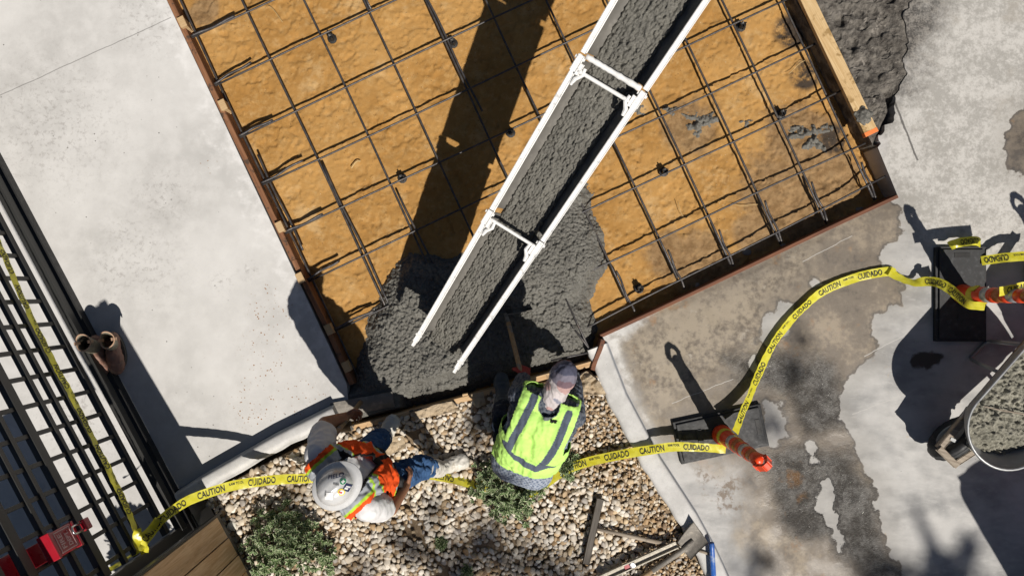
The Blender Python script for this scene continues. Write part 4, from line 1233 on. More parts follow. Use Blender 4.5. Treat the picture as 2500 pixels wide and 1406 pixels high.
# red lock box with padlock, and the second red plate
def FQ(px, py, off=0.0):
    dist = 774 - .883 * px + .469 * py
    z = H * (1 - (970 - off / S) / dist)
    return PX(px, py, z)
bx = FQ(148, 1322, .03)
lb = thing("lock_box", bx, "red fire department lock box with a padlock hanging on the lattice gate", "lock box")
vup = Vector((0, 0, 1))
bb = MB().box(bx, FT * .072, FN * .03, vup * .098, 0, .006); bb.build("case", M['red'], lb)
MB().box(bx + vup * .108 + FN * .004, FT * .077, FN * .036, vup * .011, 0, .004).build("lid", M['red'], lb)
MB().box(bx + FN * .006 + vup * -.107, FT * .076, FN * .028, vup * .010, 0, .003).build("bottom_lip", M['red'], lb)
for (wd, dz, ht) in (("FIRE", .032, .046), ("DEPT.", -.026, .046)):
    tv, tf = text_mesh(wd); hx = tv[:, 0].max() - tv[:, 0].min(); hy = tv[:, 1].max() - tv[:, 1].min()
    mesh_obj("lettering", [bx + FN * .0315 - FT * (v[0] / hx * .085) + vup * (dz + v[1] / hy * ht * .8) for v in tv], tf, M['white_ink'], lb)
fr_ = MB()
for sg in (-1, 1):
    fr_.box(bx + FN * .0312 + vup * sg * .068, FT * .058, FN * .0008, vup * .0025).box(bx + FN * .0312 + FT * sg * .058, FT * .0025, FN * .0008, vup * .070)
fr_.build("label_border", M['white_ink'], lb)
pc = bx + FN * .06 + FT * -.02 + vup * -.105
sh = MB().tube([pc + FT * -.022 + vup * -.03, pc + FT * -.022 + vup * .05, pc + FT * -.012 + vup * .062, pc + FT * .012 + vup * .062, pc + FT * .022 + vup * .05, pc + FT * .022 + vup * -.03], .0065, 8)
pl = sh.build("padlock_shackle", M['chrome'], lb, smooth=True)
MB().box(pc + vup * -.065, FT * .034, FN * .015, vup * .028, 0, .008).build("padlock_body", M['red'], lb)
b2 = FQ(88, 1356, -.12)
rp = MB().box(b2, FT * .06, FN * .03, vup * .09, 0, .006)
tag(rp.build("red_box", M['red'], None, b2), "plain dark red box behind the lattice left of the fire department lock box", "box")
b3 = FQ(8, 1395, -.12)
tag(MB().box(b3, FT * .07, FN * .03, vup * .08, 0, .006).build("red_box", M['red'], None, b3), "dark red box behind the lattice in the lower left photo corner", "box")

# ------------------------------------------------------------------ delineators
def rubber_base(root, c, u, v, su, sv, th=.05):
    """slab with a stepped edge, carry slots at both ends"""
    mb = MB()
    mb.box(c + Vector((0, 0, th * .35)), u * su, v * sv, (0, 0, th * .35), 0, .006)
    mb.box(c + Vector((0, 0, th * .85)), u * (su - .02), v * (sv - .02), (0, 0, th * .17), 0, .005)
    b = mb.build("rubber_base", M['rubber'], root)
    for sg in (-1, 1):
        MB().box(c + u * sg * (su - .055) + Vector((0, 0, th * 1.0)), u * .016, v * .055, (0, 0, .004), 0, .002).build("carry_slot", M['black_iron'], b)
    MB().box(c + u * -(su - .17) + v * .02 + Vector((0, 0, th * 1.05)), u * .02, v * .05, (0, 0, .006), 0, .002).build("embossed_plate", M['rubber'], b)
    return b
def delineator(c, u, v, su, sv, label, tilt=(0, 0), hgt=1.02, rot=.2):
    root = thing("delineator", c, label, "delineator", "orange delineators with rubber bases")
    rubber_base(root, c + u * 0, u, v, su, sv)
    ax = Vector((tilt[0], tilt[1], 1)).normalized()
    b = c + Vector((0, 0, .05)); Ht = hgt - .05
    body = [(.083, 0), (.083, .03), (.070, .045), (.068, .10), (.066, .26), (.062, .265), (.0615, .34), (.065, .345), (.0645, .385), (.060, .39), (.059, .47), (.0625, .475), (.062, .515), (.057, .52), (.056, .60), (.060, .605), (.058, .655), (.053, .66),
            (.052, .74), (.056, .745), (.053, .775), (.042, .80), (.032, .815), (.02, .82), (0, .822)]
    MB().lathe(b, ax, [(r * (.87 - .15 * h / .95), h * Ht / .95) for r, h in body], 28).build("post", M['orange'], root, smooth=True)
    k = Ht / .95
    q_ = lambda h: .87 - .15 * h / .95
    for (h0, h1, r, mt) in ((.268, .338, .0632, 'reflect'), (.392, .468, .0608, 'tan_band'), (.522, .598, .0578, 'reflect'), (.662, .738, .0540, 'tan_band')):
        MB().lathe(b, ax, [((rr0 - .003) * q_(hh), hh * k) if e_ else (rr0 * q_(hh), hh * k) for rr0, hh, e_ in ((r, h0, 1), (r, h0 + .003, 0), (r - .0006, h1 - .003, 0), (r - .003, h1, 0))], 28).build("reflective_band" if mt == 'reflect' else "recessed_band", M[mt], root, smooth=True)
    x = Vector((math.cos(rot), math.sin(rot), 0)); x = (x - ax * x.dot(ax)).normalized()
    top = b + ax * .80 * k
    hd = MB()
    P = [top + x * .028 - ax * .04, top + x * .040 + ax * .05, top + x * .036 + ax * .09, top + x * .012 + ax * .150 * k, top - x * .012 + ax * .150 * k, top - x * .036 + ax * .09, top - x * .040 + ax * .05, top - x * .028 - ax * .04]
    for a_, b_ in zip(P[:-1], P[1:]): hd.beam(a_, b_, ax.cross(x), .034, .020, 0, .004)
    hd.build("handle", M['orange'], root)
    return root, b, ax
u1 = Vector((.977, .21, 0)).normalized(); v1 = Vector((-.21, .977, 0)).normalized()
dl, b, ax = delineator(PX(1757, 1057), u1, v1, .327, .157, "orange delineator with silver bands in the middle of the stained pavement", (.0, .0), rot=.75)
MB().lathe(b + ax * .085, ax, [(.0610, 0), (.0615, .004), (.0598, .055), (.059, .06)], 28).build("label", M['sticker_y'], dl, smooth=True)
dl2, b, ax = delineator(PX(2339, 718), Vector((0, 1, 0)), Vector((1, 0, 0)), .338, .178, "orange delineator on an upright rubber base above the wheelbarrow", (0.0, -.01), rot=1.4)
MB().lathe(b + ax * .135, ax, [(.0588, 0), (.0593, .004), (.058, .055), (.057, .06)], 28).build("label", M['sticker_y'], dl2, smooth=True)
for (h, a) in ((.20, 2.2), (.22, 4.6)):
    d = Vector((math.cos(a), math.sin(a), 0))
    MB().box(b + ax * h + d * .0565, d.cross(vup) * .03, d * .003, (0, 0, .028), 0, .002).build("sticker", M['sticker_y'], dl2)
dl3, b, ax = delineator(PL(2600, 690), Vector((1, 0, 0)), Vector((0, 1, 0)), .30, .178, "third delineator whose shadow reaches in at the right edge", (0, 0), rot=.4)

# ------------------------------------------------------------------ organic surfaces: overlapping solids fused by a voxel remesh
def rm(prims, voxel=.006, smooth=4, fac=.5):
    bm = bmesh.new()
    def ell(c, ax, ay, az, sub=3):
        r = bmesh.ops.create_icosphere(bm, subdivisions=sub, radius=1)
        c = Vector(c); ax = Vector(ax); ay = Vector(ay); az = Vector(az)
        for v in r['verts']:
            p = v.co.copy(); v.co = c + ax * p.x + ay * p.y + az * p.z
    for p in prims:
        if p[0] == 'e': ell(*p[1:])
        else:
            _, a, ra, b, rb = p
            a = Vector(a); b = Vector(b)
            ell(a, (ra, 0, 0), (0, ra, 0), (0, 0, ra), 3 if ra > .03 else 2)
            ell(b, (rb, 0, 0), (0, rb, 0), (0, 0, rb), 3 if rb > .03 else 2)
            d = b - a
            if d.length > 1e-5:
                mt = Matrix.Translation((a + b) / 2) @ d.to_track_quat('Z', 'Y').to_matrix().to_4x4()
                bmesh.ops.create_cone(bm, cap_ends=True, segments=24, radius1=ra, radius2=rb, depth=d.length, matrix=mt)
    me = bpy.data.meshes.new("fuse"); bm.to_mesh(me); bm.free()
    ob = bpy.data.objects.new("fuse", me); COL.objects.link(ob)
    md = ob.modifiers.new("r", 'REMESH'); md.mode = 'VOXEL'; md.voxel_size = voxel
    if smooth:
        m2 = ob.modifiers.new("s", 'SMOOTH'); m2.iterations = smooth; m2.factor = fac
    dg = bpy.context.evaluated_depsgraph_get(); dg.update()
    ev = bpy.data.meshes.new_from_object(ob.evaluated_get(dg))
    V = np.empty(len(ev.vertices) * 3); ev.vertices.foreach_get("co", V); V = V.reshape(-1, 3)
    F = np.array([p.vertices[:] for p in ev.polygons])
    bpy.data.objects.remove(ob); bpy.data.meshes.remove(me); bpy.data.meshes.remove(ev)
    return V, F
def vnormals(V, F):
    a = V[F[:, 2]] - V[F[:, 0]]; b = V[F[:, 3]] - V[F[:, 1]]
    n = np.cross(a, b); N = np.zeros_like(V)
    for k in range(4): np.add.at(N, F[:, k], n)
    return N / (np.linalg.norm(N, axis=1, keepdims=True) + 1e-12)
def wrinkle(V, F, amp, scale, seed=0, aniso=(1, 1, 1)):
    N = vnormals(V, F)
    sc_ = np.array(aniso) / scale
    d = np.array([mnoise.fractal(Vector(p * sc_ + seed), .6, 2.1, 3) for p in V])
    d = 1 - 2 * np.abs(np.clip(d, -1, 1))                     # ridged: folds of cloth
    return V + N * (amp * (d - .5))[:, None]
def cut(V, F, keep):
    F = F[keep[F].all(1)]
    used = np.unique(F); mp = -np.ones(len(V), int); mp[used] = np.arange(len(used))
    return V[used], mp[F]
def hand(w, d, n, thumb, curl=(.9, .9, .7), sc_=1.0, fat=1.0):
    """five fingers: w wrist, d along the hand, n out of the palm, thumb the thumb's side"""
    w = Vector(w); d = Vector(d).normalized(); n = Vector(n); n = (n - d * n.dot(d)).normalized()
    s_ = Vector(thumb); s_ = (s_ - d * s_.dot(d) - n * s_.dot(n)).normalized()
    P = [('e', w + d * .045 * sc_, d * .052 * sc_, s_ * .042 * sc_, n * .017 * sc_ * fat), ('c', w - d * .01, .027 * sc_, w + d * .03 * sc_, .027 * sc_)]
    for off, ln, sp in ((.032, .074, .10), (.011, .084, .02), (-.011, .078, -.05), (-.031, .060, -.14)):
        p = w + d * .086 * sc_ + s_ * off * sc_; a = 0.0
        for k, (f, r) in enumerate(((.46, .0098), (.30, .0088), (.24, .0078))):
            a += curl[k]
            q = p + (d * math.cos(a) + n * math.sin(a) + s_ * sp * (1 - .5 * k)) * ln * f * sc_
            P.append(('c', p, r * sc_ * fat, q, (r - .0008) * sc_ * fat)); p = q
    p = w + d * .022 * sc_ + s_ * .030 * sc_
    for dd, ln, r in ((s_ * .75 + d * .6 + n * .25, .038, .0125), (s_ * .25 + d * .75 + n * .6, .032, .0105), (-s_ * .25 + d * .6 + n * .75, .026, .009)):
        q = p + dd.normalized() * ln * sc_
        P.append(('c', p, r * sc_ * fat, q, (r - .001) * sc_ * fat)); p = q
    return P
def boot_prims(heel, toe, z, ankle, top, r_an, r_top):
    """rubber boot: foot from heel to toe, shaft from ankle to its top"""
    h = Vector(heel); t = Vector(toe); dd = (t - h).normalized(); s_ = dd.cross(Vector((0, 0, 1)))
    up = Vector((0, 0, 1))
    P = []
    for f, r, hz in ((.14, .040, .045), (.32, .041, .050), (.5, .045, .047), (.68, .050, .042), (.84, .049, .038)):
        c = h.lerp(t, f)
        P.append(('e', c + up * (z + hz), dd * .058, s_ * r * 1.18, up * hz * 1.1))
    P.append(('c', h.lerp(t, .30) + up * (z + .06), .042, ankle, r_an)); P.append(('c', h.lerp(t, .5) + up * (z + .06), .038, ankle, r_an * .95))
    P.append(('c', ankle, r_an, top, r_top))
    return P

# ------------------------------------------------------------------ the worker in the hard hat
R1 = Vector((.67, -.74, 0)).normalized(); F1 = Vector((.73, .68, 0)).normalized(); F1 = (F1 - R1 * F1.dot(R1)).normalized()
AX1 = [(.40, 955, 1092), (.80, 955, 1092), (.95, 951, 1087), (1.15, 943, 1074), (1.32, 934, 1061), (1.42, 936, 1057), (1.55, 941, 1051), (1.9, 943, 1049)]
def T1(r, f, z):
    for (a, b) in zip(AX1[:-1], AX1[1:]):
        if z <= b[0] or b is AX1[-1]:
            k = (z - a[0]) / (b[0] - a[0]); c = PL(a[1] + (b[1] - a[1]) * k, a[2] + (b[2] - a[2]) * k, z); break
    return c + R1 * r + F1 * f
def lpos(V):
    """r, f, z of body 1"""
    zs = [a[0] for a in AX1]
    cx = np.interp(V[:, 2], zs, [(a[1] - 1250) * S for a in AX1]); cy = np.interp(V[:, 2], zs, [(703 - a[2]) * S for a in AX1])
    dx = V[:, 0] - cx; dy = V[:, 1] - cy
    return dx * R1.x + dy * R1.y, dx * F1.x + dy * F1.y, V[:, 2]
p1 = thing("person", PL(985, 1090, .02), "worker in white hard hat and orange vest stepping over the gravel", "person")
shL, shR = T1(-.19, 0, 1.315), T1(.19, 0, 1.315)
elL, elR = PL(879, 972, 1.03), PL(1009, 1140, 1.03)
wrL, wrR = PL(899, 972, .80), PL(1028, 1116, .82)
hipL, hipR = T1(-.09, 0, .84), T1(.09, 0, .84)
knL, knR = PL(949, 1046, .46), PL(1043, 1104, .46)
anL, anR = PL(946, 1058, .12), PL(1078, 1132, .12)
hndAx = (PX(876, 986, .03) - PX(816, 1062, .98)).normalized()
hd_ = T1(0, .02, 1.515)
def torso1(x):
    return [('c', T1(-.08, 0, .82), .115 + x, T1(.08, 0, .82), .115 + x), ('c', T1(-.065, .01, .96), .108 + x, T1(.065, .01, .96), .108 + x), ('c', T1(-.075, .02, 1.10), .110 + x, T1(.075, .02, 1.10), .110 + x),
            ('c', T1(-.095, .01, 1.22), .104 + x, T1(.095, .01, 1.22), .104 + x), ('c', T1(-.14, -.005, 1.305), .070 + x, T1(.14, -.005, 1.305), .070 + x), ('c', T1(0, -.005, 1.30), .09 + x, T1(0, .0, 1.37), .068 + x * .6),
            ('c', T1(-.055, .055, 1.02), .108 + x, T1(.055, .055, 1.02), .108 + x), ('c', T1(-.075, .045, 1.14), .100 + x, T1(.075, .045, 1.14), .100 + x), ('c', T1(-.10, 0, .83), .09 + x, T1(-.06, .0, 1.2), .09 + x), ('c', T1(.10, 0, .83), .09 + x, T1(.06, 0, 1.2), .09 + x)]
body = [('c', T1(-.07, 0, .84), .09, T1(.07, 0, .84), .09), ('c', T1(-.05, 0, 1.0), .085, T1(.05, 0, 1.0), .085), ('c', T1(-.09, 0, 1.2), .085, T1(.09, 0, 1.2), .085), ('c', T1(0, 0, .84), .09, T1(0, 0, 1.25), .085),
        ('c', shL, .052, shR, .052), ('c', T1(0, -.005, 1.33), .058, T1(0, .01, 1.45), .052),
        ('e', hd_ + Vector((0, 0, .02)), R1 * .076, F1 * .095, (0, 0, .105)), ('e', hd_ + F1 * .035 - Vector((0, 0, .055)), R1 * .055, F1 * .062, (0, 0, .055)),
        ('c', hd_ + F1 * .092 + Vector((0, 0, .01)), .012, hd_ + F1 * .108 - Vector((0, 0, .025)), .016),
        ('e', hd_ + R1 * .078 - Vector((0, 0, .005)), R1 * .014, F1 * .022, (0, 0, .034)), ('e', hd_ - R1 * .078 - Vector((0, 0, .005)), R1 * .014, F1 * .022, (0, 0, .034)),
        ('e', hd_ + F1 * .086 - Vector((0, 0, .058)), R1 * .026, F1 * .012, (0, 0, .009)),
        ('c', shL, .052, elL, .042), ('c', elL, .044, wrL, .029), ('c', shR, .052, elR, .042), ('c', elR, .044, wrR, .029),
        ('c', hipL, .07, knL, .040), ('c', knL, .040, anL, .035), ('c', hipR, .07, knR, .040), ('c', knR, .040, anR, .035)]
dL = (wrL - elL).normalized()
body += hand(wrL, (dL + Vector((.25, .1, 0))), F1 * .2 + R1 * 1.0, -hndAx, (.75, 1.0, .8))
dR = (wrR - elR).normalized()
body += hand(wrR, (dR + Vector((0, .15, -.35))), -R1 * .6 + Vector((-.2, .1, -.4)), F1 * .6 + Vector((0, 0, .6)), (.35, .45, .35))
V, F = rm(body, .005, 3)
bo = mesh_obj("body", V, F, M['skin'], p1, smooth=True)
ey = MB()
for sg in (-1, 1): ey.lathe(hd_ + F1 * .084 + R1 * sg * .030 + Vector((0, 0, .018)), F1, [(.001, .012), (.009, .008), (.011, 0)], 10)
ey.build("eyes", M['white_ink'], bo)
# hair under the hat
V, F = rm([('e', hd_ + Vector((0, 0, .035)) - F1 * .012, R1 * .084, F1 * .092, (0, 0, .10))], .007, 2)
rr_, ff_, zz_ = lpos(V); V, F = cut(V, F, (ff_ - .02 < .055) & (zz_ > hd_.z - .045))
mesh_obj("hair", V, F, M['hair'], p1, smooth=True, solid=.004)
# shirt
armup = lambda a, b, f: a.lerp(b, f)
sl = []
for sh, el in ((shL, elL), (shR, elR)):
    sl += [('c', sh + Vector((0, 0, -.005)), .080, armup(sh, el, .40), .082), ('c', armup(sh, el, .40), .082, armup(sh, el, .66), .076)]
V, F = rm(torso1(.010) + sl, .007, 4)
V = wrinkle(V, F, .009, .16, 3)
c = np.tile(np.array((.66, .66, .67)), (len(V), 1))
mesh_obj("t_shirt", V, F, M['cloth'], p1, smooth=True, col=c)
# vest: opened at the throat, sleeveless
V, F = rm(torso1(.038), .006, 4)
r_, f_, z_ = lpos(V)
neck = (np.abs(r_) < .028 + .30 * np.clip(z_ - 1.17, 0, 1)) & (f_ > -.02) & (z_ > 1.17)
neck |= (np.abs(r_) < .075) & (z_ > 1.36)
arm = (np.abs(r_) > .192) & (z_ > 1.12)
V, F = cut(V, F, (z_ > .925) & ~neck & ~arm)
V = wrinkle(V, F, .020, .13, 9, (1, 1, .7))
r_, f_, z_ = lpos(V)
c = np.tile(np.array((.80, .090, .014)), (len(V), 1))
SIL = np.array((.36, .385, .42)); LIM = np.array((.42, .66, .06)); BLK = np.array((.012, .012, .013))
ar = np.abs(r_)
m1 = np.abs(z_ - .958); c[m1 < .028] = LIM; c[m1 < .017] = SIL
m2 = np.abs(z_ - 1.288 - .10 * (ar - .1)); up_ = (z_ > 1.31) & (np.abs(ar - .112) < .052); c[up_] = LIM; c[(z_ > 1.31) & (np.abs(ar - .112) < .036)] = SIL
c[m2 < .030] = LIM; c[m2 < .018] = SIL
c[(np.abs(z_ - 1.312) < .011) & (f_ > 0) & (ar > .08) & (ar < .15) & (r_ < 0)] = BLK
ed = ar - (.028 + .30 * np.clip(z_ - 1.17, 0, 1))
c[(f_ > 0) & (ed < .019) & (z_ > 1.12)] = BLK
c[(f_ > 0) & (ar < .016)] = BLK
c[z_ < .937] = LIM * .9
vest_o = mesh_obj("safety_vest", V, F, M['cloth'], p1, smooth=True, col=c, solid=.004)
# dark lining and pouch hanging open in front of the waist
V, F = rm([('c', T1(-.09, .02, .90), .125, T1(.09, .02, .90), .125), ('c', T1(-.05, .085, .86), .085, T1(.11, .08, .86), .085), ('c', T1(-.10, 0, .84), .12, T1(.10, 0, .84), .12)], .008, 4)
V = wrinkle(V, F, .02, .12, 5)
mesh_obj("waist_apron", V, F, M['black_cloth'], p1, smooth=True)
# jeans
J = [('c', T1(-.085, 0, .82), .118, T1(.085, 0, .82), .118), ('c', hipL, .108, knL, .074), ('c', knL, .076, knL.lerp(anL, .55), .066), ('c', hipR, .108, knR, .076), ('c', knR, .080, knR.lerp(anR, .40), .070)]
V, F = rm(J, .007, 4)
V = wrinkle(V, F, .022, .11, 1, (1, 1, 1.6))
mesh_obj("jeans", V, F, M['denim'], p1, smooth=True)
for nm, heel, toe, an, top in (("L", PX(934, 1082), PX(966, 1016), anL, knL.lerp(anL, .42)), ("R", PX(1052, 1145), PX(1144, 1116), anR, knR.lerp(anR, .16))):
    V, F = rm(boot_prims(heel, toe, .028, an + Vector((0, 0, .02)), top, .060, .070), .006, 4)
    V = wrinkle(V, F, .008, .10, 7)
    b = mesh_obj("boot", V, F, M['boot_white'], p1, smooth=True)
    d_ = (toe - heel).normalized(); s_ = d_.cross(vup)
    so = MB(); pts = []
    for k in range(24):
        a = k * 2 * math.pi / 24; fx = math.cos(a); wdt = .043 + .010 * (fx > -.2) * math.cos((fx - .4) * 1.4)
        q = heel.lerp(toe, .5) + d_ * fx * (toe - heel).length * .50 + s_ * math.sin(a) * wdt
        pts.append((q.x, q.y))
    so.prism(pts, .012, .036).build("sole", M['sole'], b)
# hard hat
hax = (Vector((0, 0, 1)) + F1 * .10 - R1 * .03).normalized(); hc = T1(0, .012, 1.578)
hF = (F1 - hax * F1.dot(hax)).normalized(); hR = hF.cross(hax)
hat = MB()
prof = [(.128, -.006), (.133, -.003), (.134, .0), (.130, .004), (.112, .012), (.104, .018)]
for k in range(1, 15):
    a = k / 14 * math.pi / 2
    prof.append((.101 * math.cos(a) ** .82 if k < 14 else 0, .022 + .108 * math.sin(a) ** .95))
hat.lathe(hc, hax, prof, 56, 0, 1.11, hF)
# brim wider in front, ridge ribs along the crown
HV = np.array(hat.V)
lc = HV - np.array(hc); q = lc @ np.array(hF); pz = lc @ np.array(hax); pr = lc @ np.array(hR)
rad = np.hypot(q, pr)
HV += np.outer(np.where((rad > .112), np.clip(q, 0, 1) * .12, 0), np.array(hF))
rib = np.exp(-(pr / .012) ** 2) * .004 + np.exp(-((np.abs(pr) - .036) / .008) ** 2) * .0022
HV += np.outer(rib * (pz > .05), np.array(hax))
HS = .885
HV = np.array(hc) + (HV - np.array(hc)) * HS
hat.V = [tuple(v) for v in HV]
hatm = plain("hard_hat_shell", (.52, .525, .53), .26, .10, 22, .06, 90, .001, .05, .55, dust=(.60, .60, .59))
ho = hat.build("hard_hat", hatm, p1, smooth=True)
def dome(p, qf, lift=.0035):
    return hc + (dome_full(p, qf, lift) - hc) * HS
def dome_full(p, qf, lift=.0035):
    rho = min(math.hypot(p, qf / 1.11) / .101, .995)
    ca = rho ** (1 / .82); h = .022 + .108 * math.sqrt(1 - ca * ca) ** .95
    rb = math.exp(-(p / .012) ** 2) * .004 + math.exp(-((abs(p) - .036) / .008) ** 2) * .0022
    out = (hR * p + hF * qf / 1.2) * 6 * rho ** 2 + hax
    return hc + hR * p + hF * qf + hax * (h + rb) + out.normalized() * lift
def sticker(name, p0, q0, shape, mat, lift=.0035):
    """flat outline laid on the dome: list of rings from the centre outward"""
    V = [dome(p0, q0, lift)]; F = []; m = len(shape)
    for f in (.4, .7, 1.0):
        V += [dome(p0 + x * f, q0 + y * f, lift) for x, y in shape]
    for k in range(m): F.append([0, 1 + k, 1 + (k + 1) % m])
    for rg in range(2):
        for k in range(m):
            a = 1 + rg * m; F.append([a + k, a + m + k, a + m + (k + 1) % m, a + (k + 1) % m])
    mesh_obj(name, V, F, mat, ho, smooth=True)
circ = lambda r: [(r * math.cos(a), r * math.sin(a)) for a in np.linspace(0, 2 * math.pi, 24, endpoint=False)]
def rect(w_, h_, ang=0):
    out = []
    for (x0, y0, x1, y1) in ((-w_, -h_, w_, -h_), (w_, -h_, w_, h_), (w_, h_, -w_, h_), (-w_, h_, -w_, -h_)):
        for k in range(5): out.append((x0 + (x1 - x0) * k / 5, y0 + (y1 - y0) * k / 5))
    ca, sa = math.cos(ang), math.sin(ang)
    return [(x * ca - y * sa, x * sa + y * ca) for x, y in out]
mk_ = lambda n, c: plain(n, c, .45, .08, 30, 0)
M['st_green'] = mk_("green_sticker", (.02, .22, .10)); M['st_white'] = mk_("white_sticker", (.72, .72, .72)); M['st_yellow'] = mk_("yellow_sticker", (.75, .60, .06)); M['st_navy'] = mk_("navy_sticker", (.02, .03, .10)); M['st_red'] = mk_("red_sticker", (.5, .05, .04))
sticker("sticker", .004, .074, circ(.0185), M['st_white'], .003); sticker("sticker", .004, .074, circ(.0165), M['st_green'], .0042)
sticker("sticker", .004, .074, rect(.010, .0032, .8), M['st_white'], .0052); sticker("sticker", .004, .074, rect(.0032, .010, .8), M['st_white'], .0055)
sticker("sticker", .042, .030, circ(.020), M['st_yellow'], .003); sticker("sticker", .044, .030, circ(.013), M['st_white'], .0042); sticker("sticker", .040, .026, rect(.009, .005, .5), M['st_red'], .0052)
sticker("sticker", .046, .066, rect(.017, .020, .35), M['st_navy'], .003); sticker("sticker", .046, .072, rect(.011, .004, .35), M['st_white'], .0045); sticker("sticker", .046, .060, rect(.009, .005, .35), M['st_white'], .0045)
sticker("sticker", .012, -.035, rect(.022, .022, .8), M['st_white'], .003)
def hat_text(s_, p0, q0, ln, ht, ang, mat):
    tv, tf = text_mesh(s_); wx = tv[:, 0].max() - tv[:, 0].min(); hy = tv[:, 1].max() - tv[:, 1].min()
    ca, sa = math.cos(ang), math.sin(ang)
    V = []
    for v in tv:
        x = v[0] / wx * ln; y = v[1] / hy * ht
        V.append(dome(p0 + x * ca - y * sa, q0 + x * sa + y * ca, .0055))
    mesh_obj("lettering", V, tf, mat, ho)
hat_text("FIELD", -.048, .062, .085, .020, 1.0, M['st_navy'])
hat_text("TOXIC", -.012, -.040, .034, .009, -.75, M['ink'])
hat_text("min", -.012, .040, .032, .012, .6, M['ink'])

# ------------------------------------------------------------------ the worker in the lime vest
p2 = thing("person", PL(1300, 1030, .02), "worker in lime vest and camouflage hood crouching at the pine form board", "person")
pel, shm = PL(1279, 1086, .46), PL(1328, 945, .75)
A2 = (shm - pel); LEN2 = A2.length; A2.normalize()
R2 = Vector((101, -38, 0)); R2 = Vector((R2.x, R2.y, 0)); R2 = (R2 - A2 * R2.dot(A2)).normalized()
B2 = R2.cross(A2)                                          # out of the back
if B2.z < 0: B2 = -B2
def T2(r, l, b=0): return pel + R2 * r + A2 * l + B2 * (b + .045 * math.sin(math.pi * min(max(l / LEN2, 0), 1)))
def torso2(x):
    return [('c', T2(-.075, -.02), .125 + x, T2(.075, -.02), .125 + x), ('c', T2(-.07, .12), .120 + x, T2(.07, .12), .120 + x), ('c', T2(-.085, .26), .122 + x, T2(.085, .26), .122 + x), ('c', T2(-.10, .40), .115 + x, T2(.10, .40), .115 + x),
            ('c', T2(-.125, LEN2 - .03, -.01), .082 + x, T2(.125, LEN2 - .03, -.01), .082 + x), ('c', T2(0, 0), .125 + x, T2(0, .40), .12 + x), ('c', T2(-.07, 0), .12 + x, T2(-.09, .4), .11 + x), ('c', T2(.07, 0), .12 + x, T2(.09, .4), .11 + x)]
sL, sR = T2(-.185, LEN2 - .045, -.025), T2(.185, LEN2 - .045, -.025)
eL, eR = PL(1262, 935, .56), PL(1385, 925, .50)
wL, wR = PL(1278, 904, .34), PL(1392, 905, .26)
hL, hR_ = T2(-.09, -.03, -.02), T2(.09, -.03, -.02)
kL, kR = PL(1230, 998, .50), PL(1345, 1000, .10)
aL, aR = PL(1229, 966, .12), PL(1352, 1112, .12)
h2 = PL(1351, 894, .85)
hA = (A2 * .8 + Vector((.12, .25, .35))).normalized(); hB = (B2 - hA * B2.dot(hA)).normalized(); hS = hA.cross(hB)
body = [('c', T2(-.05, 0), .09, T2(.05, 0), .09), ('c', T2(0, 0), .09, T2(0, .4), .09), ('c', T2(-.09, .4), .08, T2(.09, .4), .08), ('c', sL, .05, sR, .05), ('c', T2(0, LEN2 - .02), .055, h2, .05),
        ('e', h2 + hA * .03, hS * .075, hA * .10, hB * .095), ('e', h2 - hB * .05 + hA * .0, hS * .055, hA * .06, hB * .06), ('c', h2 - hB * .09, .012, h2 - hB * .105 - hA * .02, .015),
        ('c', sL, .05, eL, .04), ('c', eL, .042, wL, .028), ('c', sR, .05, eR, .04), ('c', eR, .042, wR, .028), ('c', hL, .07, kL, .042), ('c', kL, .042, aL, .035), ('c', hR_, .07, kR, .042), ('c', kR, .042, aR, .035)]
ph = (PX(1236, 768, .06) - PX(1280, 960, .52)).normalized()
handL = hand(wL, (wL - eL).normalized() + ph * .6, Vector((-.2, -.1, -.9)), Vector((-.9, .2, .2)), (.8, 1.0, .8))
handR = hand(wR, (wR - eR).normalized() + Vector((0, .3, 0)), Vector((-.6, 0, -.6)), Vector((-.5, .5, .3)), (.5, .6, .5))
V, F = rm(body + handL + handR, .0055, 3)
mesh_obj("body", V, F, M['skin'], p2, smooth=True)
for hp, wr, el in ((hand(wL, (wL - eL).normalized() + ph * .6, Vector((-.2, -.1, -.9)), Vector((-.9, .2, .2)), (.8, 1.0, .8), 1.06, 1.22), wL, eL), (hand(wR, (wR - eR).normalized() + Vector((0, .3, 0)), Vector((-.6, 0, -.6)), Vector((-.5, .5, .3)), (.5, .6, .5), 1.06, 1.22), wR, eR)):
    V, F = rm(hp + [('c', wr, .033, wr.lerp(el, .25), .038)], .0045, 3)
    mesh_obj("work_glove", V, F, M['glove'], p2, smooth=True)
# shirt with sleeves
sl = []
for a, b, cc in ((sL, eL, wL), (sR, eR, wR)):
    sl += [('c', a, .072, b, .062), ('c', b, .062, b.lerp(cc, .8), .050)]
V, F = rm(torso2(.012) + sl + [('c', T2(-.085, -.055, .005), .132, T2(.085, -.055, .005), .132)], .007, 4)
V = wrinkle(V, F, .011, .10, 21)
dots = (np.sin(V @ np.array(R2) * 210) * np.sin(V @ np.array(A2) * 210)) > .1
c = np.where(dots[:, None], np.array((.13, .165, .24)), np.array((.33, .37, .44)))
rel = V - np.array(pel)
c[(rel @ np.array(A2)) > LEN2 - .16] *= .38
mesh_obj("work_shirt", V, F, M['cloth'], p2, smooth=True, col=c)
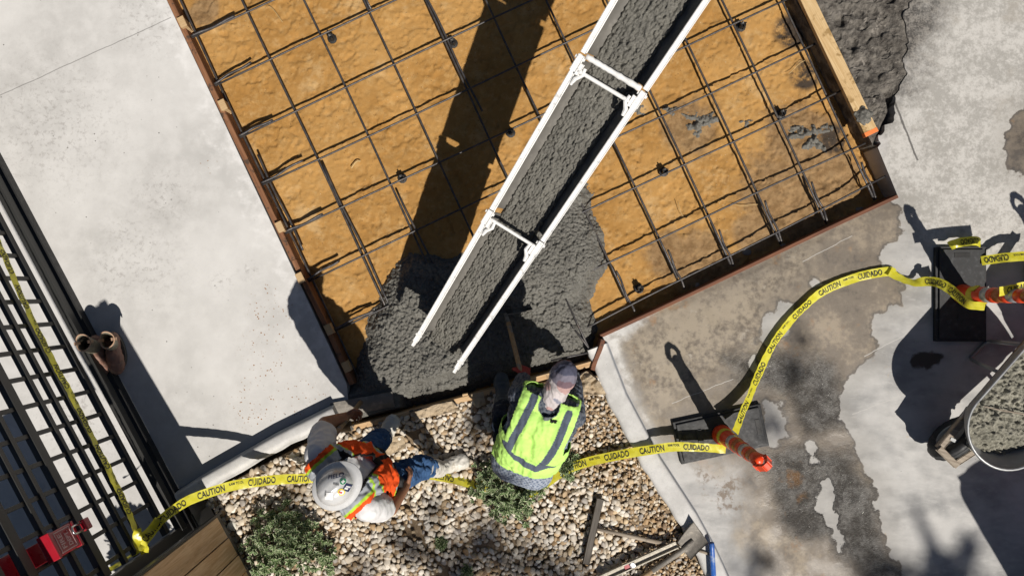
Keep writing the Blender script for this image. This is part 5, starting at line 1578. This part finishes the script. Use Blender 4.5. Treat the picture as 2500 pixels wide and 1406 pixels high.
# vest
V, F = rm(torso2(.030), .006, 4)
def loc2(V):
    d = V - np.array(pel); return d @ np.array(R2), d @ np.array(A2), d @ np.array(B2)
r_, l_, b_ = loc2(V)
arm = (np.abs(r_) > .188) & (l_ > .30)
neck = (np.hypot(r_, (l_ - LEN2 - .045)) < .060)
V, F = cut(V, F, (l_ > .015 + .05 * r_) & ~arm & ~neck & (l_ < LEN2 + .07))
N_ = vnormals(V, F); r_, l_, b_ = loc2(V)
fold = np.array([mnoise.fractal(Vector((r * 9 + l * 2.5, l * 3.0 - r * 2, 4.2)), .7, 2.0, 3) for r, l in zip(r_, l_)])
V = V + N_ * ((.5 - np.abs(fold)) * .022)[:, None]
V = wrinkle(V, F, .003, .07, 33)
r_, l_, b_ = loc2(V)
c = np.tile(np.array((.52, .86, .20)), (len(V), 1))
GRY = np.array((.085, .105, .145))
def seg_d(pts):
    best = np.full(len(V), 9.0)
    for (x0, y0), (x1, y1) in zip(pts[:-1], pts[1:]):
        ex, ey = x1 - x0, y1 - y0
        t_ = np.clip(((r_ - x0) * ex + (l_ - y0) * ey) / (ex * ex + ey * ey), 0, 1)
        best = np.minimum(best, np.hypot(r_ - x0 - t_ * ex, l_ - y0 - t_ * ey))
    return best
back = b_ > -.03
for pts in ([(-.105, LEN2 + .06), (-.135, .35), (-.145, .21)], [(.130, LEN2 + .04), (.125, .35), (.085, .155)], [(-.175, .245), (-.13, .19), (-.02, .145), (.06, .135), (.17, .175)]):
    c[back & (seg_d(pts) < .024)] = GRY
c[(np.hypot(r_, l_ - LEN2 - .045) < .068)] = np.array((.16, .18, .19))
c[(np.abs(r_ - .055) < .022) & (np.abs(l_ - LEN2 + .02) < .008) & back] = np.array((.01, .01, .01))
mesh_obj("safety_vest", V, F, M['cloth'], p2, smooth=True, col=c, solid=.004)
# hood
V, F = rm([('e', h2 + hA * .040, hS * .086, hA * .108, hB * .103), ('e', h2 - hA * .03 + hB * .005, hS * .076, hA * .09, hB * .088), ('c', h2 - hA * .02, .076, T2(.01, LEN2 + .02, .0), .078)], .006, 4)
V = wrinkle(V, F, .006, .12, 41, (1.6, 1.0, 1.0))
nz = np.array([mnoise.noise(Vector((p[0] * 9 + 3, p[1] * 9 + 1, p[2] * 9 + 8))) for p in V])
nz2 = np.array([mnoise.noise(Vector((p[0] * 16 - 3, p[1] * 16 + 7, p[2] * 16))) for p in V])
c = np.tile(np.array((.52, .475, .485)), (len(V), 1))
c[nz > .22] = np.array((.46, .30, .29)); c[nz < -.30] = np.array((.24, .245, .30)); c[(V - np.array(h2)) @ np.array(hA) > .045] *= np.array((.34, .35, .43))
mesh_obj("hood", V, F, M['cloth'], p2, smooth=True, col=c)
# trousers and boots
J = [('c', T2(-.08, -.04, -.01), .125, T2(.08, -.04, -.01), .125), ('c', hL, .112, kL, .078), ('c', kL, .080, kL.lerp(aL, .45), .068), ('c', hR_, .112, kR + Vector((0, 0, .02)), .078), ('c', kR + Vector((0, 0, .01)), .078, kR.lerp(aR, .6), .066)]
V, F = rm(J, .008, 4); V = wrinkle(V, F, .022, .11, 51)
mesh_obj("trousers", V, F, M['navy'], p2, smooth=True)
V, F = rm(boot_prims(PX(1231, 984), PX(1222, 914), .03, aL + Vector((0, 0, .02)), kL.lerp(aL, .30), .060, .072), .006, 4)
mesh_obj("boot", wrinkle(V, F, .006, .1, 3), F, M['boot_grey'], p2, smooth=True)
V, F = rm([('c', kR.lerp(aR, .55), .066, aR, .056), ('c', aR, .050, PL(1358, 1122, .045), .046), ('e', PL(1356, 1121, .07), (.05, 0, 0), (0, .032, 0), (0, 0, .06))], .006, 4)
mesh_obj("boot", V, F, M['boot_grey'], p2, smooth=True)

# ------------------------------------------------------------------ concrete placers in the workers' hands
pz = thing("concrete_placer", PX(1265, 765, -.02), "wooden-handled concrete placer held by the red-gloved worker, blade upright in the fresh concrete", "placer")
a, b = PX(1231, 769, .02), PX(1301, 756, .02)
MB().beam(a + vup * .02, b + vup * .02, vup, .11, .005, 0, .001).build("blade", M['tool_steel'], pz)
MB().tube([PX(1234, 766, .05), PX(1237, 775, .075), PX(1244, 800, .13)], [.013, .015, .0175], 10).build("socket", M['tool_steel'], pz, smooth=True)
MB().tube([PX(1241, 788, .11), PX(1258, 855, .23), PX(1273, 915, .335), PX(1286, 975, .46)], .0165, 12).build("handle", M['handle'], pz, smooth=True)
pz = thing("concrete_placer", PX(885, 990, .0), "wide-bladed concrete placer held by the hard-hatted worker at the edge of the left slab", "placer")
q = [PX(806, 984, .035), PX(958, 956, .035), PX(964, 992, .008), PX(812, 1022, .008)]
nq = (q[1] - q[0]).cross(q[3] - q[0]).normalized()
if nq.z < 0: nq = -nq
V = []; F = []; n_ = 14
for sd_ in (0, 1):
    for i in range(n_ + 1):
        for j in range(6):
            u_, v_ = i / n_, j / 5
            p = q[0].lerp(q[1], u_).lerp(q[3].lerp(q[2], u_), v_) + nq * (.016 * math.sin(v_ * 3.14) - .005 * sd_)
            V.append(p)
N0 = (n_ + 1) * 6
for i in range(n_):
    for j in range(5):
        k = i * 6 + j; f = [k, k + 1, k + 7, k + 6]; F.append(f[::-1]); F.append([x + N0 for x in f])
    for j in (0, 5):
        k = i * 6 + j; F.append([k, k + 6, k + 6 + N0, k + N0])
for i in (0, n_):
    for j in range(5):
        k = i * 6 + j; F.append([k, k + 1, k + 1 + N0, k + N0])
mesh_obj("blade", V, F, M['tool_steel'], pz, smooth=False)
MB().tube([PX(880, 982, .04), PX(866, 1001, .19), PX(849, 1020, .60), PX(838, 1034, .80), PX(818, 1060, 1.12)], .0165, 12).build("handle", M['handle'], pz, smooth=True)
MB().box(PX(866, 1018, .03), (.03, .006, 0), (-.01, .02, .0), (0, 0, .02), 0, .003).build("bracket", M['tool_steel'], pz)

# ------------------------------------------------------------------ wheelbarrow
AXB = Vector((-.70, -.71, 0)).normalized()                  # towards the wheel
SDB = Vector((-AXB.y, AXB.x, 0))                            # barrow's left, seen from the handles... (towards lower right)
CB = PL(2338, 1012, 0)
def WB(a, b, z): return CB + AXB * a + SDB * b + Vector((0, 0, z))
barrow = thing("wheelbarrow", WB(-.25, 0, 0), "grey steel wheelbarrow full of concrete at the right edge", "wheelbarrow")
def rim_loop(z, sc_, back, n=22):
    P = []
    R = .270 * sc_
    for k in range(n + 1):
        a = -math.pi / 2 + math.pi * k / n
        P.append((R * math.cos(a) * .98, R * math.sin(a)))
    wb_ = .300 * sc_
    m = 8
    for k in range(1, m + 1):
        f = k / m; P.append((-back * f, R + (wb_ - R) * f))
    for k in range(1, 6): P.append((-back - .05 * math.sin(k / 6 * math.pi), wb_ - 2 * wb_ * k / 6))
    for k in range(m + 1):
        f = 1 - k / m; P.append((-back * f, -(R + (wb_ - R) * f)))
    return P[:-1]
V = []; F = []
rings = [(.56, 1.0, .55, 0), (.555, 1.02, .565, 0), (.50, .955, .53, 0), (.42, .83, .47, .0), (.36, .72, .41, .0), (.345, .64, .36, .0)]
n = len(rim_loop(0, 1, 1))
def ring_pts(z, sc_, back, sh, inset=0): return [WB(a + sh - .04 * (.56 - z) / .26, b, z) for a, b in rim_loop(z, sc_ - inset, back - inset * .3)]
for (z, sc_, back, sh) in rings: V += ring_pts(z, sc_, back, sh)
for (z, sc_, back, sh) in rings[::-1]: V += ring_pts(z + (.006 if z < .5 else 0), sc_, back, sh, .022)
nr = len(rings) * 2
for i in range(nr - 1):
    for k in range(n): F.append([i * n + k, i * n + (k + 1) % n, (i + 1) * n + (k + 1) % n, (i + 1) * n + k])
F.append([len(rings) * n + k for k in range(n)])
tray = mesh_obj("tray", V, F, M['tray'], barrow, smooth=True)
rp_ = ring_pts(.560, 1.0, .55, 0); rp_.append(rp_[0]); rp_.append(rp_[1])
MB().tube(rp_, .0105, 8, caps=False).build("rim", M['steel'], tray, smooth=True)
for sg in (-1, 1):
    MB().beam(WB(.345, sg * .075 - .02, .30), WB(-1.15, sg * .30, .46), SDB, .036, .045, 0, .004).build("handle", M['old_wood'], barrow)
fb = MB()
fb.beam(WB(.352, -.105, .325), WB(.352, .065, .325), AXB, .036, .026, 0, .003)
fb.build("nose_brace", M['old_wood'], barrow)
for sg in (-1, 1):
    br = MB()
    br.tube([WB(.20, sg * .10, .30), WB(.02, sg * .17, .34), WB(.0, sg * .17, .37)], .011, 8)
    br.build("brace", M['steel'], barrow, smooth=True)
    br = MB()
    br.tube([WB(-.30, sg * .19, .36), WB(-.34, sg * .23, .05), WB(-.36, sg * .23, .012), WB(-.52, sg * .23, .012), WB(-.54, sg * .22, .05), WB(-.56, sg * .20, .37)], .014, 8)
    br.build("leg", M['steel'], barrow, smooth=True)
    MB().tube([WB(.19, sg * .055, .20), WB(.20, sg * .085, .29)], .010, 8).build("axle_bracket", M['steel'], barrow, smooth=True)
MB().beam(WB(.25, -.10, .335), WB(.20, .05, .335), AXB, .02, .006, 0, .001).build("strut", M['steel'], barrow)
wh = MB()
wc = WB(.195, -.01, .195)
prof = []
for k in range(17):
    a = 2 * math.pi * k / 16
    prof.append((.150 + .045 * math.cos(a), .046 * math.sin(a)))
wh.lathe(wc, SDB, prof[:-1] + [prof[0]], 40)
TVv = np.array(wh.V); d_ = TVv - np.array(wc); an = np.arctan2(d_ @ np.array((0, 0, 1)), d_ @ np.array(AXB))
lat = d_ @ np.array(SDB); radv = d_ - np.outer(lat, np.array(SDB)); rd = np.linalg.norm(radv, axis=1)
TVv += radv / rd[:, None] * (.006 * ((np.sin(an * 20 + np.sign(lat) * 1.5) > 0) & (rd > .165)))[:, None]
wh.V = [tuple(v) for v in TVv]
wheel = MB().lathe(wc, SDB, [(.02, -.05), (.02, -.03), (.105, -.03), (.112, -.035), (.112, .035), (.105, .03), (.02, .03), (.02, .05)], 24).build("wheel", M['steel'], barrow, smooth=False)
wh.build("tyre", M['rubber'], wheel, smooth=True)
poly = np.array([tuple(p[:2]) for p in ring_pts(.485, .93, .505, 0, .02)])
if sum(poly[i][0] * poly[(i + 1) % len(poly)][1] - poly[(i + 1) % len(poly)][0] * poly[i][1] for i in range(len(poly))) < 0: poly = poly[::-1]
fr = np.array(WB(.255, .12, 0))[:2]
def bar_z(x, y, d):
    # lower towards the nose and the right, so the steel shows there
    q = (np.stack([x, y], -1) - np.array(WB(0, 0, 0))[:2])
    a = q @ np.array(AXB)[:2]; b = q @ np.array(SDB)[:2]
    return .500 - .10 * sstep(.02, .26, a + .75 * b - .02) + .010 * sstep(0, .10, d) + lumps(x * 1.7, y * 1.7, 4) * 1.05 - .015
V, F, _ = grid_region(poly, .0060, bar_z)
tag(mesh_obj("concrete_load", V, F, M['dry_mix'], None, WB(-.2, 0, .58), smooth=True), "pale lumpy concrete heaped inside the grey wheelbarrow", "wet concrete")
tag(MB().tube([PX(2403, 992, .525), PX(2440, 1000, .535), PX(2520, 1014, .545)], [.004, .005, .006], 7).build("stick", M['old_wood'], None, PX(2440, 1000, .62)), "thin stick lying on the concrete in the wheelbarrow", "stick")

# ------------------------------------------------------------------ leather work boots standing by the gate
def leather_boot(heel, toe, mouth, label):
    root = thing("work_boot", heel.lerp(toe, .5), label, "boot", "pair of leather work boots")
    d = (toe - heel).normalized(); s_ = d.cross(vup)
    P = []
    for f, r, hz in ((.12, .036, .045), (.30, .038, .055), (.5, .043, .055), (.68, .050, .048), (.85, .050, .038), (.93, .044, .034)):
        P.append(('e', heel.lerp(toe, f) + vup * (.022 + hz), d * .058, s_ * r * 1.22, vup * hz * 1.05))
    ank = heel.lerp(toe, .24) + vup * .11
    P.append(('c', heel.lerp(toe, .2) + vup * .06, .040, ank, .046)); P.append(('c', heel.lerp(toe, .45) + vup * .075, .036, ank, .044))
    V, F = rm(P, .006, 3)
    mesh_obj("foot", wrinkle(V, F, .004, .08, 2), F, M['leather'], root, smooth=True)
    so = MB(); pts = []
    for k in range(24):
        a = 2 * math.pi * k / 24; fx = math.cos(a)
        q = heel.lerp(toe, .5) + d * fx * (toe - heel).length * .53 + s_ * math.sin(a) * (.056 + .011 * fx)
        pts.append((q.x, q.y))
    so.prism(pts, .004, .030).build("sole", M['sole'], root)
    V = []; F = []; m = 20; R = 7
    for side in (0, 1):
        for i in range(R):
            f = i / (R - 1); c = (ank - vup * .02).lerp(mouth, f); rx = .052 + .006 * f - .006 * side; ry = .046 + .004 * f - .006 * side
            for k in range(m):
                a = 2 * math.pi * k / m
                dip = (.020 * math.cos(a) ** 2 - .012) * f * f
                V.append(c + d * rx * math.cos(a) + s_ * ry * math.sin(a) + vup * (dip - (.0 if not side else .002)))
    for side in (0, 1):
        o_ = side * R * m
        for i in range(R - 1):
            for k in range(m):
                q = [o_ + i * m + k, o_ + i * m + (k + 1) % m, o_ + (i + 1) * m + (k + 1) % m, o_ + (i + 1) * m + k]
                F.append(q if not side else q[::-1])
    t_ = (R - 1) * m
    for k in range(m): F.append([t_ + k, t_ + (k + 1) % m, R * m + t_ + (k + 1) % m, R * m + t_ + k])
    sh = mesh_obj("shaft", V, F, M['boot_shaft'], root, smooth=True)
    col_ = [V[t_ + k] + vup * .002 for k in range(m)]; col_ += col_[:2]
    MB().tube(col_, .0045, 6, caps=False).build("collar", M['boot_trim'], sh, smooth=True)
    MB().lathe(ank.lerp(mouth, .1), mouth - ank, [(.044, 0), (.02, .004), (0, .005)], 16).build("insole", M['boot_in'], root)
    for sg in (-1, 1):
        a = mouth + s_ * sg * .046
        MB().beam(a - vup * .05, a + vup * .022, d, .022, .005, 0, .001).build("pull_strap", M['boot_trim'], sh)
M['boot_shaft'] = plain("patterned_boot_shaft", (.22, .20, .15), .7, .5, 30, .4, 80, .002, 0, .3, dust=(.23, .19, .14))
M['boot_in'] = plain("red_lining", (.16, .03, .025), .85, .3, 25, .2, 60)
M['boot_trim'] = plain("tan_trim", (.42, .27, .18), .6, .15, 25, .1, 60)
leather_boot(PX(245, 826), PX(258, 906), PL(259, 829, .30), "brown leather work boot standing by the gate track, the left one of the pair")
leather_boot(PX(287, 818), PX(296, 899), PL(312, 823, .29), "brown leather work boot standing by the gate track, the right one, on the slab side")

# ------------------------------------------------------------------ tools lying on the gravel
G = .048
p = thing("square_shovel", PX(1690, 1318, G), "square-bladed shovel crusted with concrete lying by the right kerb", "shovel")
c0, c1, c2, c3 = PX(1652, 1320, .075), PX(1692, 1271, .115), PX(1728, 1322, .118), PX(1684, 1364, .075)
V = []; F = []; n_ = 12
for sd_ in (0, 1):
    for i in range(n_ + 1):
        for j in range(n_ + 1):
            u_, v_ = i / n_, j / n_
            q = c0.lerp(c3, u_).lerp(c1.lerp(c2, u_), v_)
            bend = .032 * (abs(u_ - .5) * 2) ** 1.6 + .016 * math.exp(-((u_ - .5) / .10) ** 2) * (1 - v_) - .018 * math.sin(v_ * 2.6)
            V.append(q + vup * (bend - .004 * sd_))
N0 = (n_ + 1) ** 2
for i in range(n_):
    for j in range(n_):
        k = i * (n_ + 1) + j; f = [k, k + n_ + 1, k + n_ + 2, k + 1]; F.append(f); F.append([x + N0 for x in f[::-1]])
for i in range(n_):
    for (a_, b_) in ((i, i + 1), (n_ * (n_ + 1) + i, n_ * (n_ + 1) + i + 1), (i * (n_ + 1), (i + 1) * (n_ + 1)), (i * (n_ + 1) + n_, (i + 1) * (n_ + 1) + n_)):
        F.append([a_, b_, b_ + N0, a_ + N0])
mesh_obj("blade", V, F, M['tool_steel'], p, smooth=True)
MB().tube([PX(1692, 1318, .092), PX(1668, 1341, .085), PX(1640, 1360, .078), PX(1592, 1392, .068)], [.012, .020, .021, .020], 10).build("socket", M['tool_steel'], p, smooth=True)
MB().tube([PX(1598, 1388, .07), PX(1540, 1428, .06), PX(1420, 1510, .05)], .0175, 10).build("handle", M['handle'], p, smooth=True)
p = thing("spirit_level", PX(1558, 1364, G), "concrete-crusted spirit level with a round vial lying on the gravel", "spirit level")
a, b = PX(1463, 1412, .075), PX(1651, 1327, .090)
t_ = (b - a).normalized(); s_ = t_.cross(vup)
lv = MB().beam(a, b, s_, .052, .006, 0, .001)
for sg in (-1, 1): lv.beam(a + s_ * sg * .023 + vup * .012, b + s_ * sg * .023 + vup * .012, s_, .007, .024, 0, .001)
lv.build("frame", plain("crusted_aluminium", (.42, .39, .33), .6, .3, 20, .5, 60, .003, .2, .4, dust=(.30, .26, .19)), p)
vc = a.lerp(b, .425) + vup * .016
MB().lathe(vc, vup, [(.021, -.004), (.021, .006), (.015, .007), (.014, .003), (0, .003)], 20).build("vial", M['chrome'], p, smooth=False)
MB().box(a.lerp(b, .36) + vup * .008, t_ * .018, s_ * .016, vup * .006, 0, .002).build("red_mark", M['red'], p)
tag(MB().tube([PX(1448, 1288, .062), PX(1520, 1304, .062), PX(1624, 1327, .068)], [.0125, .0145, .016], 10).build("wooden_pole", M['old_wood'], None, PX(1530, 1306, G), True), "round weathered pole lying across the gravel above the spirit level", "pole")
tag(MB().beam(PX(1465, 1216, .07), PX(1430, 1375, .075), (1, 0, 0), .046, .04, 0, .004).build("timber_batten", M['dark_wood'], None, PX(1447, 1295, G)), "grey weathered timber batten lying on the gravel beside the pole's end", "timber")
tag(MB().tube([PX(1700, 1341, .085), PX(1732, 1352, .085)], [.011, .010], 8).build("stick", M['old_wood'], None, PX(1716, 1347, G), True), "short pale stick under the shovel blade by the kerb", "stick")
tag(MB().tube([PX(1661, 1352, .066), PX(1640, 1362, .062), PX(1600, 1388, .056), PX(1540, 1425, .05)], [.010, .017, .019, .018], 10).build("wooden_pole", M['old_wood'], None, PX(1600, 1388, G), True), "brown handle-like pole lying under the shovel's socket", "pole")
tag(MB().lathe(PX(1744, 1440, .12), PX(1737, 1326, .12) - PX(1744, 1440, .12), [(.0195, 0), (.0195, .30), (.0205, .305), (.0205, .330), (.0195, .333), (.0195, .342), (.016, .342), (.016, .31), (0, .31)], 16).build("blue_pipe", M['blue'], None, PX(1740, 1385, .10), True), "blue painted pipe lying on the kerb at the bottom edge", "pipe")

# muddy sheeting under the form
def sheet(pts, z, label, seed, amp=.03):
    poly = px_poly(pts, z)
    if sum(poly[i][0] * poly[(i + 1) % len(poly)][1] - poly[(i + 1) % len(poly)][0] * poly[i][1] for i in range(len(poly))) < 0: poly = poly[::-1]
    V, F, _ = grid_region(poly, .009, lambda x, y, d: z + amp * np.abs(fbm(x, y, .09, 3, seed)) * 2 + .010 * np.abs(fbm(x, y, .03, 2, seed + 3)))
    c = V.mean(0)
    tag(mesh_obj("muddy_sheet", V, F, M['paper'], None, c, smooth=False, solid=.003), label, "sheeting", "muddy sheeting scraps")
sheet([(1004, 1008), (1060, 988), (1105, 978), (1124, 1000), (1070, 1012), (1014, 1022)], .05, "muddy sheet of paper creased along the pine form board beside the white boot", 61)
sheet([(1395, 928), (1432, 905), (1462, 930), (1480, 962), (1440, 962), (1405, 958)], .05, "muddy crumpled sheeting between the hooded worker's head and the kerb", 63, .05)
sheet([(1150, 962), (1180, 955), (1186, 985), (1160, 992)], .05, "dark muddy scrap by the short stake left of the crouching worker", 65)
sheet([(930, 1070), (985, 1062), (992, 1092), (950, 1110), (925, 1095)], .03, "sandy crumpled scrap in the gravel by the white boots", 67, .015)

# stones left in the trench along the pavement form
for q, r, lab in (((1822, 615), .034, "grey stone in the shaded trench, largest of the three"), ((2098, 512), .028, "grey stone in the shaded trench near the pit's right corner"), ((1912, 602), .024, "pale stone in the shaded trench between the other two"),
                  ((1703, 696), .022, "wooden block end in the shaded trench by the pavement form")):
    c = PX(q[0], q[1], -.15)
    V = PEB[int(q[0]) % 16] * r * np.array([1.1, 1.1, 1.3]) + np.array(c)
    tag(mesh_obj("stone", V, IF, M['stone'] if 'stone' in M else M.setdefault('stone', plain("grey_stone", (.22, .20, .18), .85, .3, 20, .5, 50, .004)), None, c, smooth=True), lab, "stone", "stones in the trench")

# dry roots lying on the soil
for i, (a, b, lab) in enumerate([((1655, 492), (1668, 528), "thin dry straw on the soil right of the chute"), ((1790, 492), (1850, 505), "wisp of dry straw on the soil near the pavement form"), ((1925, 175), (1965, 155), "dry root on the soil beside the trench at the top right"),
                                 ((858, 410), (880, 395), "pale wood splinter on the soil left of the chute's shadow"), ((655, 20), (690, 50), "dry root on the soil at the top left of the pit"), ((2000, 30), (2030, 80), "dry straw stalk lying on the broken asphalt")]):
    P = [PX(a[0] + (b[0] - a[0]) * f, a[1] + (b[1] - a[1]) * f + 7 * math.sin(f * 3.1 + i), -.125 if i < 5 else .02) for f in np.linspace(0, 1, 7)]
    tag(MB().tube(P, [.0022 if i != 3 else .005] * 7, 5).build("dry_straw", plain("straw", (.50, .36, .17), .8, .2, 20, 0) if i == 0 else bpy.data.materials["straw"], None, P[3], True), lab, "straw", "dry straws")

# ------------------------------------------------------------------ out of view: the tree, and stand-ins added for their shadows
def shade_src(px, py, z): return PL(px, py, 0) + SUN_H * (z / TAN) + Vector((0, 0, z))
tree = thing("tree", PL(3700, 3050, -.3), "broadleaf tree standing beyond the lower right, its shadow dappling the pavement and gravel", "tree")
limb = MB()
zt = 12.2
def limb_sh(pts, r0, r1, z=zt):
    P = [shade_src(x, y, z + .12 * i) for i, (x, y) in enumerate(pts)]
    limb.tube(P, [r0 + (r1 - r0) * i / (len(P) - 1) for i in range(len(P))], 8)
base = PL(3700, 3050, -.3)
hub = shade_src(2360, 1500, 12.0)
limb.tube([base, base.lerp(hub, .5) + Vector((.3, -.1, .4)), hub], [.17, .13, .09], 12)
limb_sh([(2360, 1500), (2325, 1425), (2290, 1360), (2255, 1290), (2225, 1215)], .085, .022, 12.0)
limb_sh([(2300, 1385), (2345, 1345), (2400, 1305)], .05, .028, 12.3)
limb_sh([(2330, 1430), (2200, 1395), (2060, 1405)], .06, .02, 12.2)
limb_sh([(2360, 1500), (1900, 1480), (1500, 1430), (1150, 1350)], .07, .012, 12.2)
limb.build("trunk", M['bark'], tree, smooth=True)
rl = np.random.default_rng(21)
V = []; F = []
for (x, y, r, nlf, z) in [(2300, 1385, 60, 70, 6.6), (2150, 1395, 50, 34, 12.3), (1185, 1310, 52, 60, 12.0), (1110, 1350, 48, 44, 6.1), (1010, 1320, 40, 26, 6.1), (1240, 1360, 60, 60, 12.0), (880, 1395, 40, 26, 12.0), (1345, 1380, 44, 36, 12.0),
                          (1150, 1065, 26, 16, 12.2), (1165, 1020, 22, 14, 6.3), (1890, 1010, 46, 18, 6.9), (1935, 915, 34, 12, 6.9), (1960, 830, 24, 8, 6.9), (1850, 1385, 50, 26, 6.6), (1420, 1440, 60, 60, 12.0), (1100, 1430, 80, 80, 12.0), (2320, 1450, 90, 120, 6.3), (720, 1210, 30, 14, 12.0), (640, 1120, 14, 5, 2.2), (1060, 1230, 30, 14, 6.3), (950, 1300, 30, 16, 12.0)]:
    for k in range(nlf):
        zz_ = z + (5.6 if z > 3 else 0) + rl.normal() * .22
        c = shade_src(x + rl.normal() * r * .55, y + rl.normal() * r * .55, zz_)
        d = Vector(rl.normal(size=3)).normalized(); n_ = (Vector((0, 0, 1)) + Vector(rl.normal(size=3)) * .7).normalized()
        d = (d - n_ * d.dot(n_)).normalized(); w_ = n_.cross(d); ln = .05 + .03 * rl.random(); i0 = len(V)
        V += [c - d * ln, c - d * ln * .2 + w_ * ln * .55, c + d * ln, c - d * ln * .2 - w_ * ln * .55]
        F.append([i0, i0 + 1, i0 + 2, i0 + 3])
mesh_obj("crown", V, F, M['leaf'], tree, col=np.tile(np.array((.06, .12, .03)), (len(V), 1)))
# unseen block added at the lower right only for its shadow
sk = MB(); c = PL(2860, 1740, 0)
su_ = Vector((.862, .507, 0)); sw_ = Vector((.507, -.862, 0)); k0 = PL(2552, 1562, 0)
pts = []
for (i, j, a0_) in ((0, 0, math.pi), (1.7, 0, math.pi / 2), (1.7, 1.2, 0), (0, 1.2, -math.pi / 2)):
    r_k = .20 if i == 0 and j == 0 else .06
    for k in range(7):
        a_ = a0_ - math.pi / 2 * k / 6
        q = k0 + su_ * (i + (r_k if i == 0 else -r_k) + r_k * math.cos(a_)) + sw_ * (j + (r_k if j == 0 else -r_k) - r_k * math.sin(a_))
        pts.append((q.x, q.y))
sk.prism(pts, .02, 1.90)
block_root = thing("shade_block", c, "unseen dark green block added beyond the lower right to cast shadow past the wheelbarrow", "shade_block")
gm = plain("block_paint", (.03, .08, .05), .5, .2, 6, .2, 50, .003)
sk.build("body", gm, block_root)
MB().box(k0 + su_ * .86 + sw_ * .62 + vup * 1.92, su_ * .80, sw_ * .56, (0, 0, .02), 0, .01).build("lid", gm, block_root)
dr = PL(2592, 880, 0)  # unseen cylinder added past the right edge to shade the pavement
shade_cyl = thing("shade_cylinder", dr, "unseen orange cylinder added beyond the right edge to shade pavement by the delineator", "shade_cyl")
MB().lathe(dr, (0, 0, 1), [(.25, 0), (.25, .05), (.20, .06), (.20, .35), (.215, .36), (.215, .62), (.20, .63), (.20, .92), (.14, .98), (0, .99)], 28).build("shell", M['orange'], shade_cyl, smooth=False)
bn = PL(462, 1530, 0)  # leafy stand-in, added out of view for the rounded shadow behind the gate
shade_bush = thing("shade_bush", bn, "unseen leafy clump added behind the wooden wall to shade ground under the gate", "shade_bush")
V = []; F = []
for k in range(2600):
    a = rl.random() * 6.283; q = rl.random() ** .5; hz = .2 + 1.0 * rl.random()
    rad = .29 * math.sqrt(max(.02, 1 - ((hz - .55) / .75) ** 2)) * q
    c = bn + Vector((math.cos(a) * rad, math.sin(a) * rad, hz))
    d = Vector(rl.normal(size=3)).normalized(); n_ = Vector(rl.normal(size=3)).normalized(); d = (d - n_ * d.dot(n_)).normalized(); w_ = n_.cross(d); ln = .04; i0 = len(V)
    V += [c - d * ln, c + w_ * ln * .6, c + d * ln, c - w_ * ln * .6]; F.append([i0, i0 + 1, i0 + 2, i0 + 3])
mesh_obj("foliage", V, F, M['leaf'], shade_bush, col=np.tile(np.array((.05, .11, .03)), (len(V), 1)))
MB().tube([bn, bn + Vector((.02, .02, .5)), bn + Vector((0, .05, 1.0))], [.03, .02, .01], 8).build("stem", M['bark'], shade_bush)
ub = PL(120, 1560, 0)  # tall box added out of view for the straight shadow edge behind the gate
box_root = thing("tall_shade_box", ub, "unseen grey box added behind the gate at the lower left to cast shadow", "shade_box")
MB().box(PL(140, 1560, .9), (.50, .28, 0), (-.14, .25, 0), (0, 0, .88), 0, .02).build("shade_box", M['steel'], box_root)
MB().box(PL(140, 1560, 1.80), (.53, .297, 0), (-.15, .268, 0), (0, 0, .02), 0, .006).build("top", M['steel'], box_root)
